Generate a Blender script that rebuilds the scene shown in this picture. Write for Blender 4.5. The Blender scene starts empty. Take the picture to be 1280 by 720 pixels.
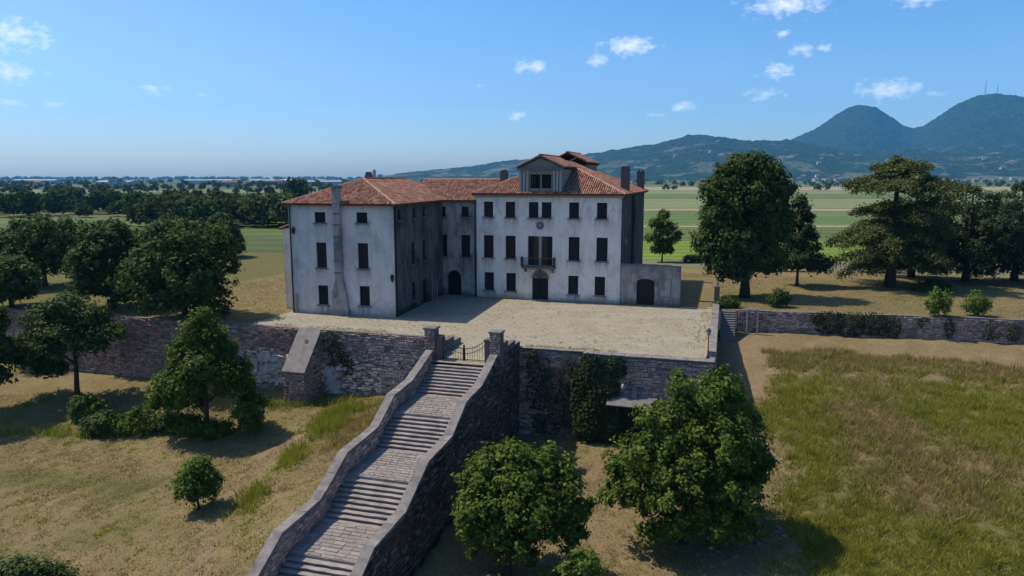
import bpy, math, random
import numpy as np

# ------------------------------------------------------------------ camera, sky, sun, exposure
sc = bpy.context.scene
C = sc.collection
R = math.radians
cam_d = bpy.data.cameras.new('camera'); cam = bpy.data.objects.new('camera', cam_d); C.objects.link(cam)
cam.location = (0, 0, 13.8); cam.rotation_euler = (R(90 - 8.717), 0, 0)
cam_d.sensor_width = 36; cam_d.lens = 25.31; cam_d.clip_start = .5; cam_d.clip_end = 60000
sc.camera = cam

SUN_AZ, SUN_EL = R(160), R(57)            # direction to the sun, counter-clockwise from +X
to_sun = (math.cos(SUN_EL)*math.cos(SUN_AZ), math.cos(SUN_EL)*math.sin(SUN_AZ), math.sin(SUN_EL))
SKY_STRENGTH, SUN_STRENGTH, EXPOSURE, SKY_SAT = .15, 4.6, .30, 1.17

world = bpy.data.worlds.new('World'); sc.world = world; world.use_nodes = True
wn = world.node_tree.nodes; wl = world.node_tree.links
for n_ in list(wn): wn.remove(n_)
def wnode(t, **k):
    n = wn.new(t)
    for a, b in k.items(): setattr(n, a, b)
    return n
def wmath(op, a, b=None, clamp=False):
    n = wnode('ShaderNodeMath', operation=op, use_clamp=clamp)
    for i, v in enumerate((a, b)):
        if v is None: continue
        if isinstance(v, (int, float)): n.inputs[i].default_value = v
        else: wl.new(v, n.inputs[i])
    return n.outputs[0]
sky = wnode('ShaderNodeTexSky', sky_type='NISHITA', sun_disc=False, sun_elevation=SUN_EL,
            sun_rotation=math.atan2(to_sun[0], to_sun[1]), altitude=0, air_density=.9, dust_density=1.4, ozone_density=7)
tc = wnode('ShaderNodeTexCoord')
sx = wnode('ShaderNodeSeparateXYZ'); wl.new(tc.outputs['Generated'], sx.inputs[0])
az = wmath('MULTIPLY', wmath('ARCTAN2', sx.outputs[0], sx.outputs[1]), 57.2958)
el = wmath('MULTIPLY', wmath('ARCSINE', sx.outputs[2]), 57.2958)
# small fair-weather clouds: azimuth, elevation, half width, half height (degrees), how solid
CLOUDS = [(-33.55,8.98,2.29,1.15,.75),(-34.01,6.63,1.91,1.02,.6),(-32.1,4.76,1.6,.5,.25),(-25.9,6.02,1.66,.64,.25),(-22.73,5.84,.64,.32,.3),
  (1.48,8.39,1.5,.55,.85),(8.87,9.77,2.0,.7,1.0),(6.54,8.74,.83,.5,.95),(.31,4.78,1.15,.45,.6),(-2.47,6.98,.57,.25,.35),(20.09,12.1,3.06,.9,.9),
  (19.52,7.64,1.5,.76,.6),(21.28,8.96,1.27,.6,.55),(22.54,8.99,.9,.45,.4),(19.93,10.11,1.0,.45,.4),(18.78,6.0,2.0,.7,.35),(13.1,5.24,1.27,.5,.7),
  (11.04,4.75,1.27,.3,.35),(26.98,5.97,2.5,.75,.8),(29.54,5.57,1.15,.3,.45),(28.39,11.6,1.9,.6,.6),(-34.3,4.75,1.9,.4,.4)]
cv = wnode('ShaderNodeCombineXYZ'); wl.new(az, cv.inputs[0]); wl.new(wmath('MULTIPLY', el, 1.5), cv.inputs[1])
nz = wnode('ShaderNodeTexNoise'); nz.inputs['Scale'].default_value = 1.15; nz.inputs['Detail'].default_value = 7; nz.inputs['Roughness'].default_value = .62
wl.new(cv.outputs[0], nz.inputs['Vector'])
wob = wmath('MULTIPLY', wmath('SUBTRACT', nz.outputs['Fac'], .5), 3.2)
pv_ = wnode('ShaderNodeCombineXYZ'); wl.new(az, pv_.inputs[0]); wl.new(el, pv_.inputs[1])
dmin = None
for a0, e0, ra, re_, dens in CLOUDS:
    v = wnode('ShaderNodeVectorMath', operation='MULTIPLY_ADD'); wl.new(pv_.outputs[0], v.inputs[0])
    v.inputs[1].default_value = (1/ra, 1/re_, 0); v.inputs[2].default_value = (-a0/ra, -e0/re_, 0)
    l_ = wnode('ShaderNodeVectorMath', operation='LENGTH'); wl.new(v.outputs[0], l_.inputs[0])
    d = wmath('ADD', l_.outputs['Value'], (1-dens)*.75)
    dmin = d if dmin is None else wmath('MINIMUM', dmin, d)
m = wmath('MULTIPLY', wmath('ADD', wmath('SUBTRACT', 1.12, dmin), wob), .75, clamp=True)
total = wmath('MULTIPLY', wmath('MULTIPLY', m, wmath('MULTIPLY', wmath('SUBTRACT', 1.8, dmin), 1.6, clamp=True)), .8)
sat = wnode('ShaderNodeHueSaturation'); sat.inputs['Saturation'].default_value = SKY_SAT; wl.new(sky.outputs[0], sat.inputs['Color'])
mixc = wnode('ShaderNodeMixRGB'); wl.new(total, mixc.inputs[0]); wl.new(sat.outputs[0], mixc.inputs[1])
mixc.inputs[2].default_value = (6.6, 6.9, 7.5, 1)
bg = wnode('ShaderNodeBackground'); bg.inputs[1].default_value = SKY_STRENGTH; wl.new(mixc.outputs[0], bg.inputs[0])
wo = wnode('ShaderNodeOutputWorld'); wl.new(bg.outputs[0], wo.inputs[0])

sun_d = bpy.data.lights.new('sun', 'SUN'); sun_d.energy = SUN_STRENGTH; sun_d.angle = R(.53); sun_d.color = (1, .90, .75)
sun = bpy.data.objects.new('sun', sun_d); C.objects.link(sun); sun.location = (-40, 20, 80)
from mathutils import Vector
sun.rotation_euler = (-Vector(to_sun)).to_track_quat('-Z', 'Y').to_euler()
sc.view_settings.view_transform = 'Standard'; sc.view_settings.look = 'None'
sc.view_settings.exposure = EXPOSURE; sc.view_settings.gamma = 1; sc.view_settings.use_curve_mapping = False
sc.render.engine = 'CYCLES'; sc.cycles.use_denoising = True; sc.cycles.max_bounces = 6
world.cycles.sampling_method = 'MANUAL'; world.cycles.sample_map_resolution = 512
sc.cycles.volume_bounces = 3; sc.cycles.transparent_max_bounces = 8

# ------------------------------------------------------------------ helpers
rnd = random.Random(7)
def empty(name, loc=(0,0,0), rz=0):
    o = bpy.data.objects.new(name, None); C.objects.link(o); o.location = loc; o.rotation_euler = (0,0,rz); o.empty_display_size = .5
    return o
def tag(o, label=None, cat=None, group=None, kind=None):
    for k, v in (('label',label),('category',cat),('group',group),('kind',kind)):
        if v: o[k] = v
    return o
def link(name, me, parent=None, loc=None, rz=0):
    o = bpy.data.objects.new(name, me); C.objects.link(o)
    if parent is not None: o.parent = parent
    if loc is not None: o.location = loc
    if rz: o.rotation_euler = (0,0,rz)
    return o
class MB:
    def __init__(s, T=None): s.v = []; s.f = []; s.T = T; s.stain = {}
    def p(s, x, y, z):
        s.v.append(s.T(x,y,z) if s.T else (x,y,z)); return len(s.v)-1
    def face(s, *pts):
        i = len(s.v)
        for q in pts: s.p(*q)
        s.f.append(tuple(range(i, i+len(pts))))
    def box(s, x0,x1,y0,y1,z0,z1, j=0, r=None):
        i = len(s.v); jj = (lambda: r.uniform(-j,j)) if j else (lambda: 0)
        for z in (z0,z1):
            for x,y in ((x0,y0),(x1,y0),(x1,y1),(x0,y1)): s.p(x+jj(), y+jj(), z+jj())
        s.f += [(i,i+3,i+2,i+1),(i+4,i+5,i+6,i+7),(i,i+1,i+5,i+4),(i+1,i+2,i+6,i+5),(i+2,i+3,i+7,i+6),(i+3,i,i+4,i+7)]
    def bbox(s, x0,x1,y0,y1,z0,z1, c=.02):
        # box with the four upper edges chamfered
        i = len(s.v)
        for x,y in ((x0,y0),(x1,y0),(x1,y1),(x0,y1)): s.p(x,y,z0)
        for x,y in ((x0,y0),(x1,y0),(x1,y1),(x0,y1)): s.p(x,y,z1-c)
        for x,y in ((x0+c,y0+c),(x1-c,y0+c),(x1-c,y1-c),(x0+c,y1-c)): s.p(x,y,z1)
        s.f += [(i,i+3,i+2,i+1),(i+8,i+9,i+10,i+11)]
        for a in (0,4):
            for k in range(4): k2=(k+1)%4; s.f.append((i+a+k,i+a+k2,i+a+4+k2,i+a+4+k))
    def prism(s, poly, d):
        # poly: 3D points in order, extruded along d
        i = len(s.v); n = len(poly)
        for q in poly: s.p(*q)
        for q in poly: s.p(q[0]+d[0], q[1]+d[1], q[2]+d[2])
        s.f.append(tuple(range(i+n-1, i-1, -1))); s.f.append(tuple(range(i+n, i+2*n)))
        for k in range(n): k2=(k+1)%n; s.f.append((i+k,i+k2,i+n+k2,i+n+k))
    def tube(s, pts, rad, n=6, caps=True):
        pts = [Vector(q) for q in pts]
        if isinstance(rad,(int,float)): rad = [rad]*len(pts)
        i0 = len(s.v); up = Vector((0,0,1))
        for k,q in enumerate(pts):
            d = (pts[min(k+1,len(pts)-1)] - pts[max(k-1,0)]).normalized()
            a = d.cross(up if abs(d.z) < .9 else Vector((1,0,0))).normalized(); b = d.cross(a)
            for m in range(n):
                t = 2*math.pi*m/n; w = q + a*(rad[k]*math.cos(t)) + b*(rad[k]*math.sin(t)); s.p(*w)
        for k in range(len(pts)-1):
            for m in range(n):
                m2=(m+1)%n; a=i0+k*n
                s.f.append((a+m, a+m2, a+n+m2, a+n+m))
        if caps: s.f.append(tuple(range(i0+n-1,i0-1,-1))); e=i0+(len(pts)-1)*n; s.f.append(tuple(range(e,e+n)))
    def lathe(s, prof, n=12, c=(0,0)):
        i0=len(s.v)
        for r_,z in prof:
            for m in range(n): t=2*math.pi*m/n; s.p(c[0]+r_*math.cos(t), c[1]+r_*math.sin(t), z)
        for k in range(len(prof)-1):
            for m in range(n): m2=(m+1)%n; a=i0+k*n; s.f.append((a+m,a+m2,a+n+m2,a+n+m))
        s.f.append(tuple(range(i0+n-1,i0-1,-1))); e=i0+(len(prof)-1)*n; s.f.append(tuple(range(e,e+n)))
    def mesh(s, name, mat, smooth=False, fix=True):
        me = bpy.data.meshes.new(name); me.from_pydata(s.v, [], s.f)
        if mat: me.materials.append(mat)
        if s.stain:
            ca = me.color_attributes.new('stain','FLOAT_COLOR','POINT'); arr = np.zeros((len(s.v),4),np.float32)
            for i_,v_ in s.stain.items(): arr[i_,:3] = v_
            ca.data.foreach_set('color', arr.ravel())
        if smooth: me.polygons.foreach_set('use_smooth', [True]*len(me.polygons))
        me.update(); return me
    def build(s, name, mat, parent=None, loc=None, rz=0, smooth=False):
        return link(name, s.mesh(name, mat, smooth), parent, loc, rz)
def npmesh(name, V, F, mat, smooth=False):
    """V (n,3), F (m,k) all faces with k corners"""
    V = np.asarray(V, np.float32); F = np.asarray(F, np.int32); m, k = F.shape
    me = bpy.data.meshes.new(name)
    me.vertices.add(len(V)); me.vertices.foreach_set('co', V.ravel())
    me.loops.add(m*k); me.loops.foreach_set('vertex_index', F.ravel())
    me.polygons.add(m); me.polygons.foreach_set('loop_start', np.arange(0, m*k, k, dtype=np.int32))
    if smooth: me.polygons.foreach_set('use_smooth', np.ones(m, dtype=bool))
    me.materials.append(mat); me.update(calc_edges=True); me.validate(); return me

# ------------------------------------------------------------------ materials
class NM:
    def __init__(s, name, rough=.85, spec=.2):
        s.m = bpy.data.materials.new(name); s.m.use_nodes = True; s.t = s.m.node_tree; s.n = s.t.nodes; s.l = s.t.links
        s.b = s.n['Principled BSDF']; s.b.inputs['Roughness'].default_value = rough; s.b.inputs['Specular IOR Level'].default_value = spec
        s.out = s.n['Material Output']; s.geo = s.n.new('ShaderNodeNewGeometry'); s.pos = s.geo.outputs['Position']
    def vec(s, sc_, src=None, off=(0,0,0)):
        mp = s.n.new('ShaderNodeMapping'); mp.inputs['Scale'].default_value = sc_ if isinstance(sc_, tuple) else (sc_,)*3
        mp.inputs['Location'].default_value = off
        s.l.new(src or s.pos, mp.inputs[0]); return mp.outputs[0]
    def noise(s, scale, detail=4, rough=.55, off=(0,0,0), src=None):
        n = s.n.new('ShaderNodeTexNoise'); n.inputs['Scale'].default_value = 1; n.inputs['Detail'].default_value = detail; n.inputs['Roughness'].default_value = rough
        s.l.new(s.vec(scale, src, off), n.inputs['Vector']); return n.outputs['Fac']
    def voro(s, scale, feat='F1', out='Distance', off=(0,0,0)):
        n = s.n.new('ShaderNodeTexVoronoi'); n.feature = feat; n.inputs['Scale'].default_value = 1
        s.l.new(s.vec(scale, None, off), n.inputs['Vector']); return n.outputs[out]
    def rng(s, src, a, b, c=0, d=1):
        n = s.n.new('ShaderNodeMapRange'); n.inputs[1].default_value=a; n.inputs[2].default_value=b; n.inputs[3].default_value=c; n.inputs[4].default_value=d
        s.l.new(src, n.inputs[0]); return n.outputs[0]
    def math(s, op, a, b=None):
        n = s.n.new('ShaderNodeMath'); n.operation = op
        for i,v in enumerate((a,b)):
            if v is None: continue
            if isinstance(v,(int,float)): n.inputs[i].default_value = v
            else: s.l.new(v, n.inputs[i])
        return n.outputs[0]
    def ramp(s, src, stops):
        n = s.n.new('ShaderNodeValToRGB'); e = n.color_ramp.elements
        while len(e) < len(stops): e.new(.5)
        for i,(p,c) in enumerate(stops): e[i].position = p; e[i].color = (*c,1)
        s.l.new(src, n.inputs[0]); return n.outputs[0]
    def mix(s, f, a, b, mode='MIX'):
        n = s.n.new('ShaderNodeMixRGB'); n.blend_type = mode
        for i,v in enumerate((f,a,b)):
            if isinstance(v,(int,float)): n.inputs[i].default_value = v
            elif isinstance(v,tuple): n.inputs[i].default_value = (*v,1)
            else: s.l.new(v, n.inputs[i])
        return n.outputs[0]
    def axis(s, k):
        n = s.n.new('ShaderNodeSeparateXYZ'); s.l.new(s.pos, n.inputs[0]); return n.outputs[k]
    def island(s): return s.geo.outputs['Random Per Island']
    def objrand(s):
        n = s.n.new('ShaderNodeObjectInfo'); return n.outputs['Random']
    def attr(s, name):
        n = s.n.new('ShaderNodeAttribute'); n.attribute_name = name; return n
    k = .64
    def color(s, c):
        if s.k != 1: c = s.mix(1, c, (s.k,)*3, 'MULTIPLY')
        if isinstance(c, tuple): s.b.inputs['Base Color'].default_value = (*c,1)
        else: s.l.new(c, s.b.inputs['Base Color'])
        return s
    def bump(s, h, strength=.5, dist=.05):
        n = s.n.new('ShaderNodeBump'); n.inputs['Strength'].default_value = strength; n.inputs['Distance'].default_value = dist
        s.l.new(h, n.inputs['Height']); s.l.new(n.outputs[0], s.b.inputs['Normal']); return s
    def translucent(s, col, f):
        t = s.n.new('ShaderNodeBsdfTranslucent'); x = s.n.new('ShaderNodeMixShader'); x.inputs[0].default_value = f
        if isinstance(col, tuple): t.inputs[0].default_value = (*col,1)
        else: s.l.new(col, t.inputs[0])
        s.l.new(s.b.outputs[0], x.inputs[1]); s.l.new(t.outputs[0], x.inputs[2]); s.l.new(x.outputs[0], s.out.inputs[0]); return s
MT = {}
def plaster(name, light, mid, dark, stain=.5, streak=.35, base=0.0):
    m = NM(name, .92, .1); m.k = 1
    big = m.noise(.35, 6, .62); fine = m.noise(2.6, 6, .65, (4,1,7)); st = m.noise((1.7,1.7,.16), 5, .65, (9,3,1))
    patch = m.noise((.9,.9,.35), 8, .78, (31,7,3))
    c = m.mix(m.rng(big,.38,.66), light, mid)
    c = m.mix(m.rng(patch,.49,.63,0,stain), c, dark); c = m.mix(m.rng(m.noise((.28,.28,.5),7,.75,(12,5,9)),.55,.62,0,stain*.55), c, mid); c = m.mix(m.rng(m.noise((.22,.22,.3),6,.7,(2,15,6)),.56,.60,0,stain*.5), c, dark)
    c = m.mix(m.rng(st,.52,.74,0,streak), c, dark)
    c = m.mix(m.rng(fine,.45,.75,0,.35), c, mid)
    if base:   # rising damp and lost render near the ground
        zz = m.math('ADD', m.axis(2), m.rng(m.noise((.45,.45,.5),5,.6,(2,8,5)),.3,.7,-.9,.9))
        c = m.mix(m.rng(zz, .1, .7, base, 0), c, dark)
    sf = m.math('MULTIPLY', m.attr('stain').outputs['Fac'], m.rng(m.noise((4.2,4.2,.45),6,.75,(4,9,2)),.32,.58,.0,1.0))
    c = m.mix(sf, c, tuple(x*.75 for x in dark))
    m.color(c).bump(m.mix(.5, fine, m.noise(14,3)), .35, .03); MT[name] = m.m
plaster('plaster_main', (.85,.75,.66), (.75,.655,.575), (.34,.30,.265), .55, .32, .75)
plaster('plaster_wing', (.72,.635,.57), (.61,.54,.485), (.33,.295,.265), .6, .45, .5)
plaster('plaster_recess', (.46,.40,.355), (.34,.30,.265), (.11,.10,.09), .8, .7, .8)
plaster('plaster_dark', (.15,.135,.125), (.085,.077,.07), (.03,.028,.026), .8, .9, .8)  # nearly black plaster for the side walls
plaster('plaster_annex', (.42,.37,.335), (.29,.26,.235), (.11,.10,.09), .8, .6, .5)
m = NM('roof_tile', .9, .15)
c = m.ramp(m.island(), [(0,(.20,.085,.055)),(.3,(.36,.15,.092)),(.6,(.48,.235,.16)),(.85,(.56,.31,.22)),(1,(.30,.19,.15))])
c = m.mix(m.rng(m.noise(.5,5,.6),.45,.75,0,.55), c, (.16,.095,.075)); c = m.mix(m.rng(m.noise(.9,4,.6,(5,5,5)),.55,.8,0,.5), c, (.50,.34,.26))
m.color(c); MT['roof_tile'] = m.m
m = NM('roof_channel', .95, .1); m.color(m.ramp(m.noise(1.2,5), [(.3,(.13,.055,.04)),(.7,(.27,.115,.075))])); MT['roof_channel'] = m.m
m = NM('ridge_mortar', .9, .1); m.color(m.ramp(m.noise(3,4), [(.3,(.42,.22,.15)),(.7,(.55,.36,.28))])); MT['ridge'] = m.m
def simple(name, c0, c1, scale=2., rough=.8, spec=.25, bump=.3, island=0):
    m = NM(name, rough, spec); n = m.noise(scale, 5, .6)
    c = m.ramp(n, [(.3,c0),(.7,c1)])
    if island: c = m.mix(m.rng(m.island(),0,1,0,island), c, tuple(x*.35 for x in c0))
    m.color(c)
    if bump: m.bump(m.noise(scale*6,4), bump, .02)
    MT[name] = m.m
simple('shutter_brown', (.030,.014,.011), (.058,.026,.020), 5, .7)
simple('shutter_dark', (.012,.011,.012), (.030,.026,.026), 5, .7)
simple('wood_brown', (.07,.035,.018), (.13,.07,.035), 6, .7)
simple('wood_grey', (.26,.23,.195), (.42,.375,.32), 8, .85)
simple('black_void', (.006,.006,.007), (.012,.012,.013), 3, .6, .3, 0)
simple('stone_trim', (.40,.38,.35), (.58,.55,.51), 4, .85)
simple('stone_dark', (.16,.15,.145), (.28,.265,.255), 3, .9)
simple('stone_step', (.25,.215,.195), (.46,.40,.365), 1.3, .9)
simple('stone_cap', (.16,.143,.133), (.36,.32,.295), 1.6, .95)
simple('iron', (.012,.012,.013), (.03,.026,.024), 9, .6, .4, 0)
simple('brick_pier', (.14,.10,.09), (.25,.19,.175), 5, .9)
simple('lamp_glass', (.55,.56,.55), (.7,.7,.68), 5, .3, .5, 0)
simple('white_paint', (.45,.44,.42), (.62,.61,.58), 6, .8)
simple('bark', (.045,.036,.028), (.10,.082,.062), 9, .95)
simple('concrete', (.22,.20,.185), (.36,.325,.30), 2, .9)
simple('mast_grey', (.30,.30,.32), (.4,.4,.42), 1, .6, .3, 0)
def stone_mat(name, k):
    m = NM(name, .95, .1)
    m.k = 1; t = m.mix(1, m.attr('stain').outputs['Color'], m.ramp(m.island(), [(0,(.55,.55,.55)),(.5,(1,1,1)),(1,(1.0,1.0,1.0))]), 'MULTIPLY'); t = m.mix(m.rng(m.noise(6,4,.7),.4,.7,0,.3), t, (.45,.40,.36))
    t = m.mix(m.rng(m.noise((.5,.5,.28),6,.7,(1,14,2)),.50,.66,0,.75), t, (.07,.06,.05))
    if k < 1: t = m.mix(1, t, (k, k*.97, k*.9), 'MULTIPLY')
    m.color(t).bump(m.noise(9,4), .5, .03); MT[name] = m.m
stone_mat('stonework', 1); stone_mat('stonework_shade', .20)  # second copy: deep shade of the stair flanks, with moss, put into the colour
simple('mortar', (.15,.13,.125), (.26,.235,.225), 1.5, .95)
m = NM('terrace_paving', .95, .1)     # old setts with dry grass in the joints, in diagonal courses
sr = m.math('SINE', m.math('ADD', m.math('ADD', m.math('MULTIPLY', m.axis(0), 8.3), m.math('MULTIPLY', m.axis(1), 4.8)), m.math('MULTIPLY', m.noise(.45,5,.7), 22)))
cell = m.voro(4.2, 'DISTANCE_TO_EDGE'); tone = m.noise(.22,6,.65); fine = m.noise(3.3,5,.7,(2,2,2))
c = m.ramp(tone, [(.3,(.39,.34,.255)),(.5,(.49,.435,.34)),(.7,(.42,.36,.255))])
c = m.mix(m.rng(fine,.42,.66,0,.7), c, (.29,.25,.15))
c = m.mix(m.math('MULTIPLY', m.rng(sr,.0,1,0,.6), m.rng(m.noise(.3,4,.6,(4,4,0)),.35,.65)), c, (.25,.215,.14))
c = m.mix(m.rng(cell,.0,.10,.55,0), c, (.22,.20,.14)); c = m.mix(m.rng(m.noise((.12,.5,1),5,.7,(2,6,0)),.5,.7,0,.4), c, (.52,.49,.43))
c = m.mix(m.rng(m.noise(.55,5,.7,(7,3,0)),.58,.72,0,.6), c, (.22,.21,.10))
m.color(c).bump(m.mix(.5, cell, fine), 1.0, .10); MT['terrace'] = m.m
m = NM('paving', .95, .1)
t = m.ramp(m.island(), [(0,(.29,.255,.235)),(.5,(.335,.295,.27)),(1,(.40,.355,.32))]); t = m.mix(m.rng(m.noise(.9,5),.5,.75,0,.5), t, (.22,.195,.13))
m.color(t).bump(m.noise(8,4),.4,.02); MT['paving'] = m.m
# ground: 'zone' vertex colour R = green growth, G = bare earth / worn path, B = rough brown growth
def ground(name, straw, straw2, green, earth, brown):
    m = NM(name, 1, .05); z = m.attr('zone'); sp = m.n.new('ShaderNodeSeparateColor'); m.l.new(z.outputs['Color'], sp.inputs[0])
    n1 = m.noise(.13,6,.6); n2 = m.noise(1.1,6,.7,(5,2,0)); n3 = m.noise(5,4,.7,(1,9,0))
    c = m.mix(m.rng(n1,.38,.62), straw, straw2)
    wob = m.rng(n2,.25,.75,-.35,.35)
    def zone(k, col, w=1.):
        nonlocal c
        f = m.math('ADD', sp.outputs[k], m.math('MULTIPLY', wob, m.rng(sp.outputs[k],0,.3,0,1)))
        c = m.mix(m.rng(f,.12,.8,0,w), c, col)
    zone(0, green); zone(2, brown); zone(1, earth)
    c = m.mix(m.rng(m.noise(.32,6,.7,(8,1,0)),.5,.72,0,.5), c, green)
    c = m.mix(m.rng(n3,.38,.7,0,.75), c, m.mix(.6, c, (.05,.043,.02)))
    c = m.mix(m.rng(m.noise(.55,6,.75,(3,17,0)),.42,.62,0,.45), c, m.mix(.5, c, (.09,.085,.03)))
    c = m.mix(m.rng(n2,.5,.8,0,.4), c, m.mix(.5, c, (.42,.35,.2)))
    m.color(c).bump(m.mix(.5,n2,n3), 1.0, .2); MT[name] = m.m
ground('lawn', (.345,.262,.130), (.285,.222,.105), (.185,.180,.060), (.36,.26,.155), (.22,.155,.075))
def leaf(name, stops, tr=.3, rough=.6, spec=.06, k_=.85, ns=.6):
    m = NM(name, rough, spec); m.k = k_; c = m.ramp(m.island(), stops); c = m.mix(m.rng(m.noise(ns,3),.35,.7,0,.45), c, stops[-1][1]); c = m.mix(m.rng(m.noise(ns*.75,3,.5,(7,7,7)),.45,.75,0,.5), c, stops[0][1]); c = m.mix(1, c, (k_,)*3, 'MULTIPLY'); m.k = 1
    m.color(c); m.translucent(m.mix(1, c, (1.2,1.5,.6), 'MULTIPLY'), tr); MT[name] = m.m
leaf('leaf_maple', [(0,(.026,.050,.009)),(.5,(.060,.102,.014)),(.85,(.115,.165,.024)),(1,(.19,.235,.04))])
leaf('leaf_dark', [(0,(.024,.044,.012)),(.5,(.048,.078,.019)),(.85,(.082,.115,.029)),(1,(.12,.15,.042))], .22)
leaf('leaf_cedar', [(0,(.035,.050,.016)),(.5,(.072,.088,.027)),(.85,(.12,.135,.042)),(1,(.17,.175,.06))], .18)
leaf('leaf_conifer', [(0,(.022,.036,.016)),(.5,(.036,.055,.022)),(1,(.065,.085,.033))], .15)
leaf('leaf_fresh', [(0,(.06,.10,.018)),(.5,(.10,.15,.025)),(1,(.16,.21,.04))], .35)
leaf('leaf_ivy', [(0,(.020,.034,.012)),(.5,(.036,.055,.018)),(1,(.065,.080,.030))], .15)
leaf('leaf_vine', [(0,(.05,.045,.03)),(.5,(.10,.075,.05)),(1,(.085,.10,.035))], .2)
leaf('grass_straw', [(0,(.28,.205,.09)),(.5,(.39,.29,.13)),(1,(.50,.39,.19))], .3, .8, .1, .68)
leaf('grass_green', [(0,(.19,.205,.028)),(.5,(.30,.29,.040)),(1,(.43,.385,.075))], .35, .8, .1, .68)
leaf('grass_brown', [(0,(.29,.19,.085)),(.5,(.39,.275,.13)),(1,(.48,.36,.18))], .3, .8, .1, .68)
leaf('leaf_far', [(0,(.026,.042,.016)),(.5,(.050,.076,.026)),(1,(.11,.14,.045))], .1, 1, 0, .8, .03)

# ------------------------------------------------------------------ the plan of the place
YAW = R(-16.5); OM = (-4.08, 82.8); e1 = (math.cos(YAW), math.sin(YAW)); e2 = (-math.sin(YAW), math.cos(YAW))
def MW(a, b, z=0): return (OM[0]+a*e1[0]+b*e2[0], OM[1]+a*e1[1]+b*e2[1], z)     # villa frame -> world
def MWn(a, b): return OM[0]+a*e1[0]+b*e2[0], OM[1]+a*e1[1]+b*e2[1]
def WM(x, y): dx, dy = x-OM[0], y-OM[1]; return dx*e1[0]+dy*e1[1], dx*e2[0]+dy*e2[1]
SA, SB = 6.24, -27.46                                                             # stair origin in the villa frame
ctl = []
for a,b,z in [(2,-21.4,-5.3),(-5,-21.4,-5.9),(-10,-21.4,-6.0),(-20,-21.4,-6.2),(-35,-21.4,-6.1),(-55,-21.4,-5.8),(-75,-21,-5.5),
  (12,-22.8,-7.4),(17,-22.8,-7.3),(22,-22.8,-6.6),(27.2,-22.8,-5.2),(27.2,-12,-3.9),(27.2,-3,-2.5),(29,0,-2.2),(40,1,-2.25),(56,2.5,-2.35),(75,4,-2.4),
  (45,-10,-3.2),(45,-20,-4.4),(45,-35,-6.3),(62,-20,-4.2),(62,-40,-6.6),(34,-30,-6.4),(34,-42,-7.8),(80,-30,-5)]: ctl.append(MW(a,b,z))
ctl += [(-1,45,-7.9),(4,50,-7.6),(6,40,-8.6),(0,36,-9),(10,34,-9.2),(-4,30,-9.6),(12,44,-8.1),(16,30,-9.4),(20,44,-7.0),(22,38,-7.8),(30,30,-8.8),(0,20,-11)]
for a,b,z in [(-1,-6,-5.6),(-1,-12,-6.4),(-1,-20,-7.5),(-1,-26,-8.4),(-1,-35,-9.8),(6.4,-6,-7.0),(6.4,-12,-7.2),(6.4,-20,-7.9),(6.4,-26,-8.6)]: ctl.append(MW(SA+a,SB+b,z))
ctl += [(-22,60,-6.6),(-30,64,-6.4),(-45,66,-6.4),(-20,55,-7.3),(-33,58,-7.9),(-45,58,-7.9),(-60,60,-7.6),(-25,50,-8.0),(-35,48,-8.5),(-22,40,-8.7),(-35,36,-9.3),(-20,30,-9.6),(-60,45,-8.8),(-40,20,-11)]
ctl = np.array(ctl); _n = len(ctl)
_K = np.zeros((_n+3,_n+3)); _K[:_n,:_n] = np.linalg.norm(ctl[:,None,:2]-ctl[None,:,:2],axis=2)-.5*np.eye(_n); _K[:_n,_n]=1; _K[:_n,_n+1:]=ctl[:,:2]; _K[_n:,:_n]=_K[:_n,_n:].T
_w = np.linalg.solve(_K, np.r_[ctl[:,2],0,0,0])
def hz(x, y):
    x = np.asarray(x,float); y = np.asarray(y,float)
    d = np.hypot(ctl[:,0]-x[...,None], ctl[:,1]-y[...,None])
    return d@_w[:_n] + _w[_n] + _w[_n+1]*x + _w[_n+2]*y
def wnoise(x, y, s=1., seed=0):
    r = np.random.RandomState(seed); out = 0
    for k in range(6):
        f = s*(1.0+.7*k); th = r.rand()*6.28; out = out + np.sin(x*f*math.cos(th)+y*f*math.sin(th)+r.rand()*6.28)*np.sin(-x*f*.8*math.sin(th+.7)+y*f*.8*math.cos(th+.7)+r.rand()*6.28)/(1+k*.5)
    return out/2.2
def set_zone(me, z):
    ca = me.color_attributes.new('zone', 'FLOAT_COLOR', 'POINT'); ca.data.foreach_set('color', np.clip(z,0,1).astype(np.float32).ravel())
def sm(x, a, b): t = np.clip((x-a)/(b-a),0,1); return t*t*(3-2*t)
def front_edge(a):                       # villa-frame b where the upper level ends (retaining walls)
    a = np.asarray(a,float)
    return np.where(a < 6, -21.2, np.where(a < 26.8, -22.6, -.1+.095*(a-28.9)))

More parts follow.
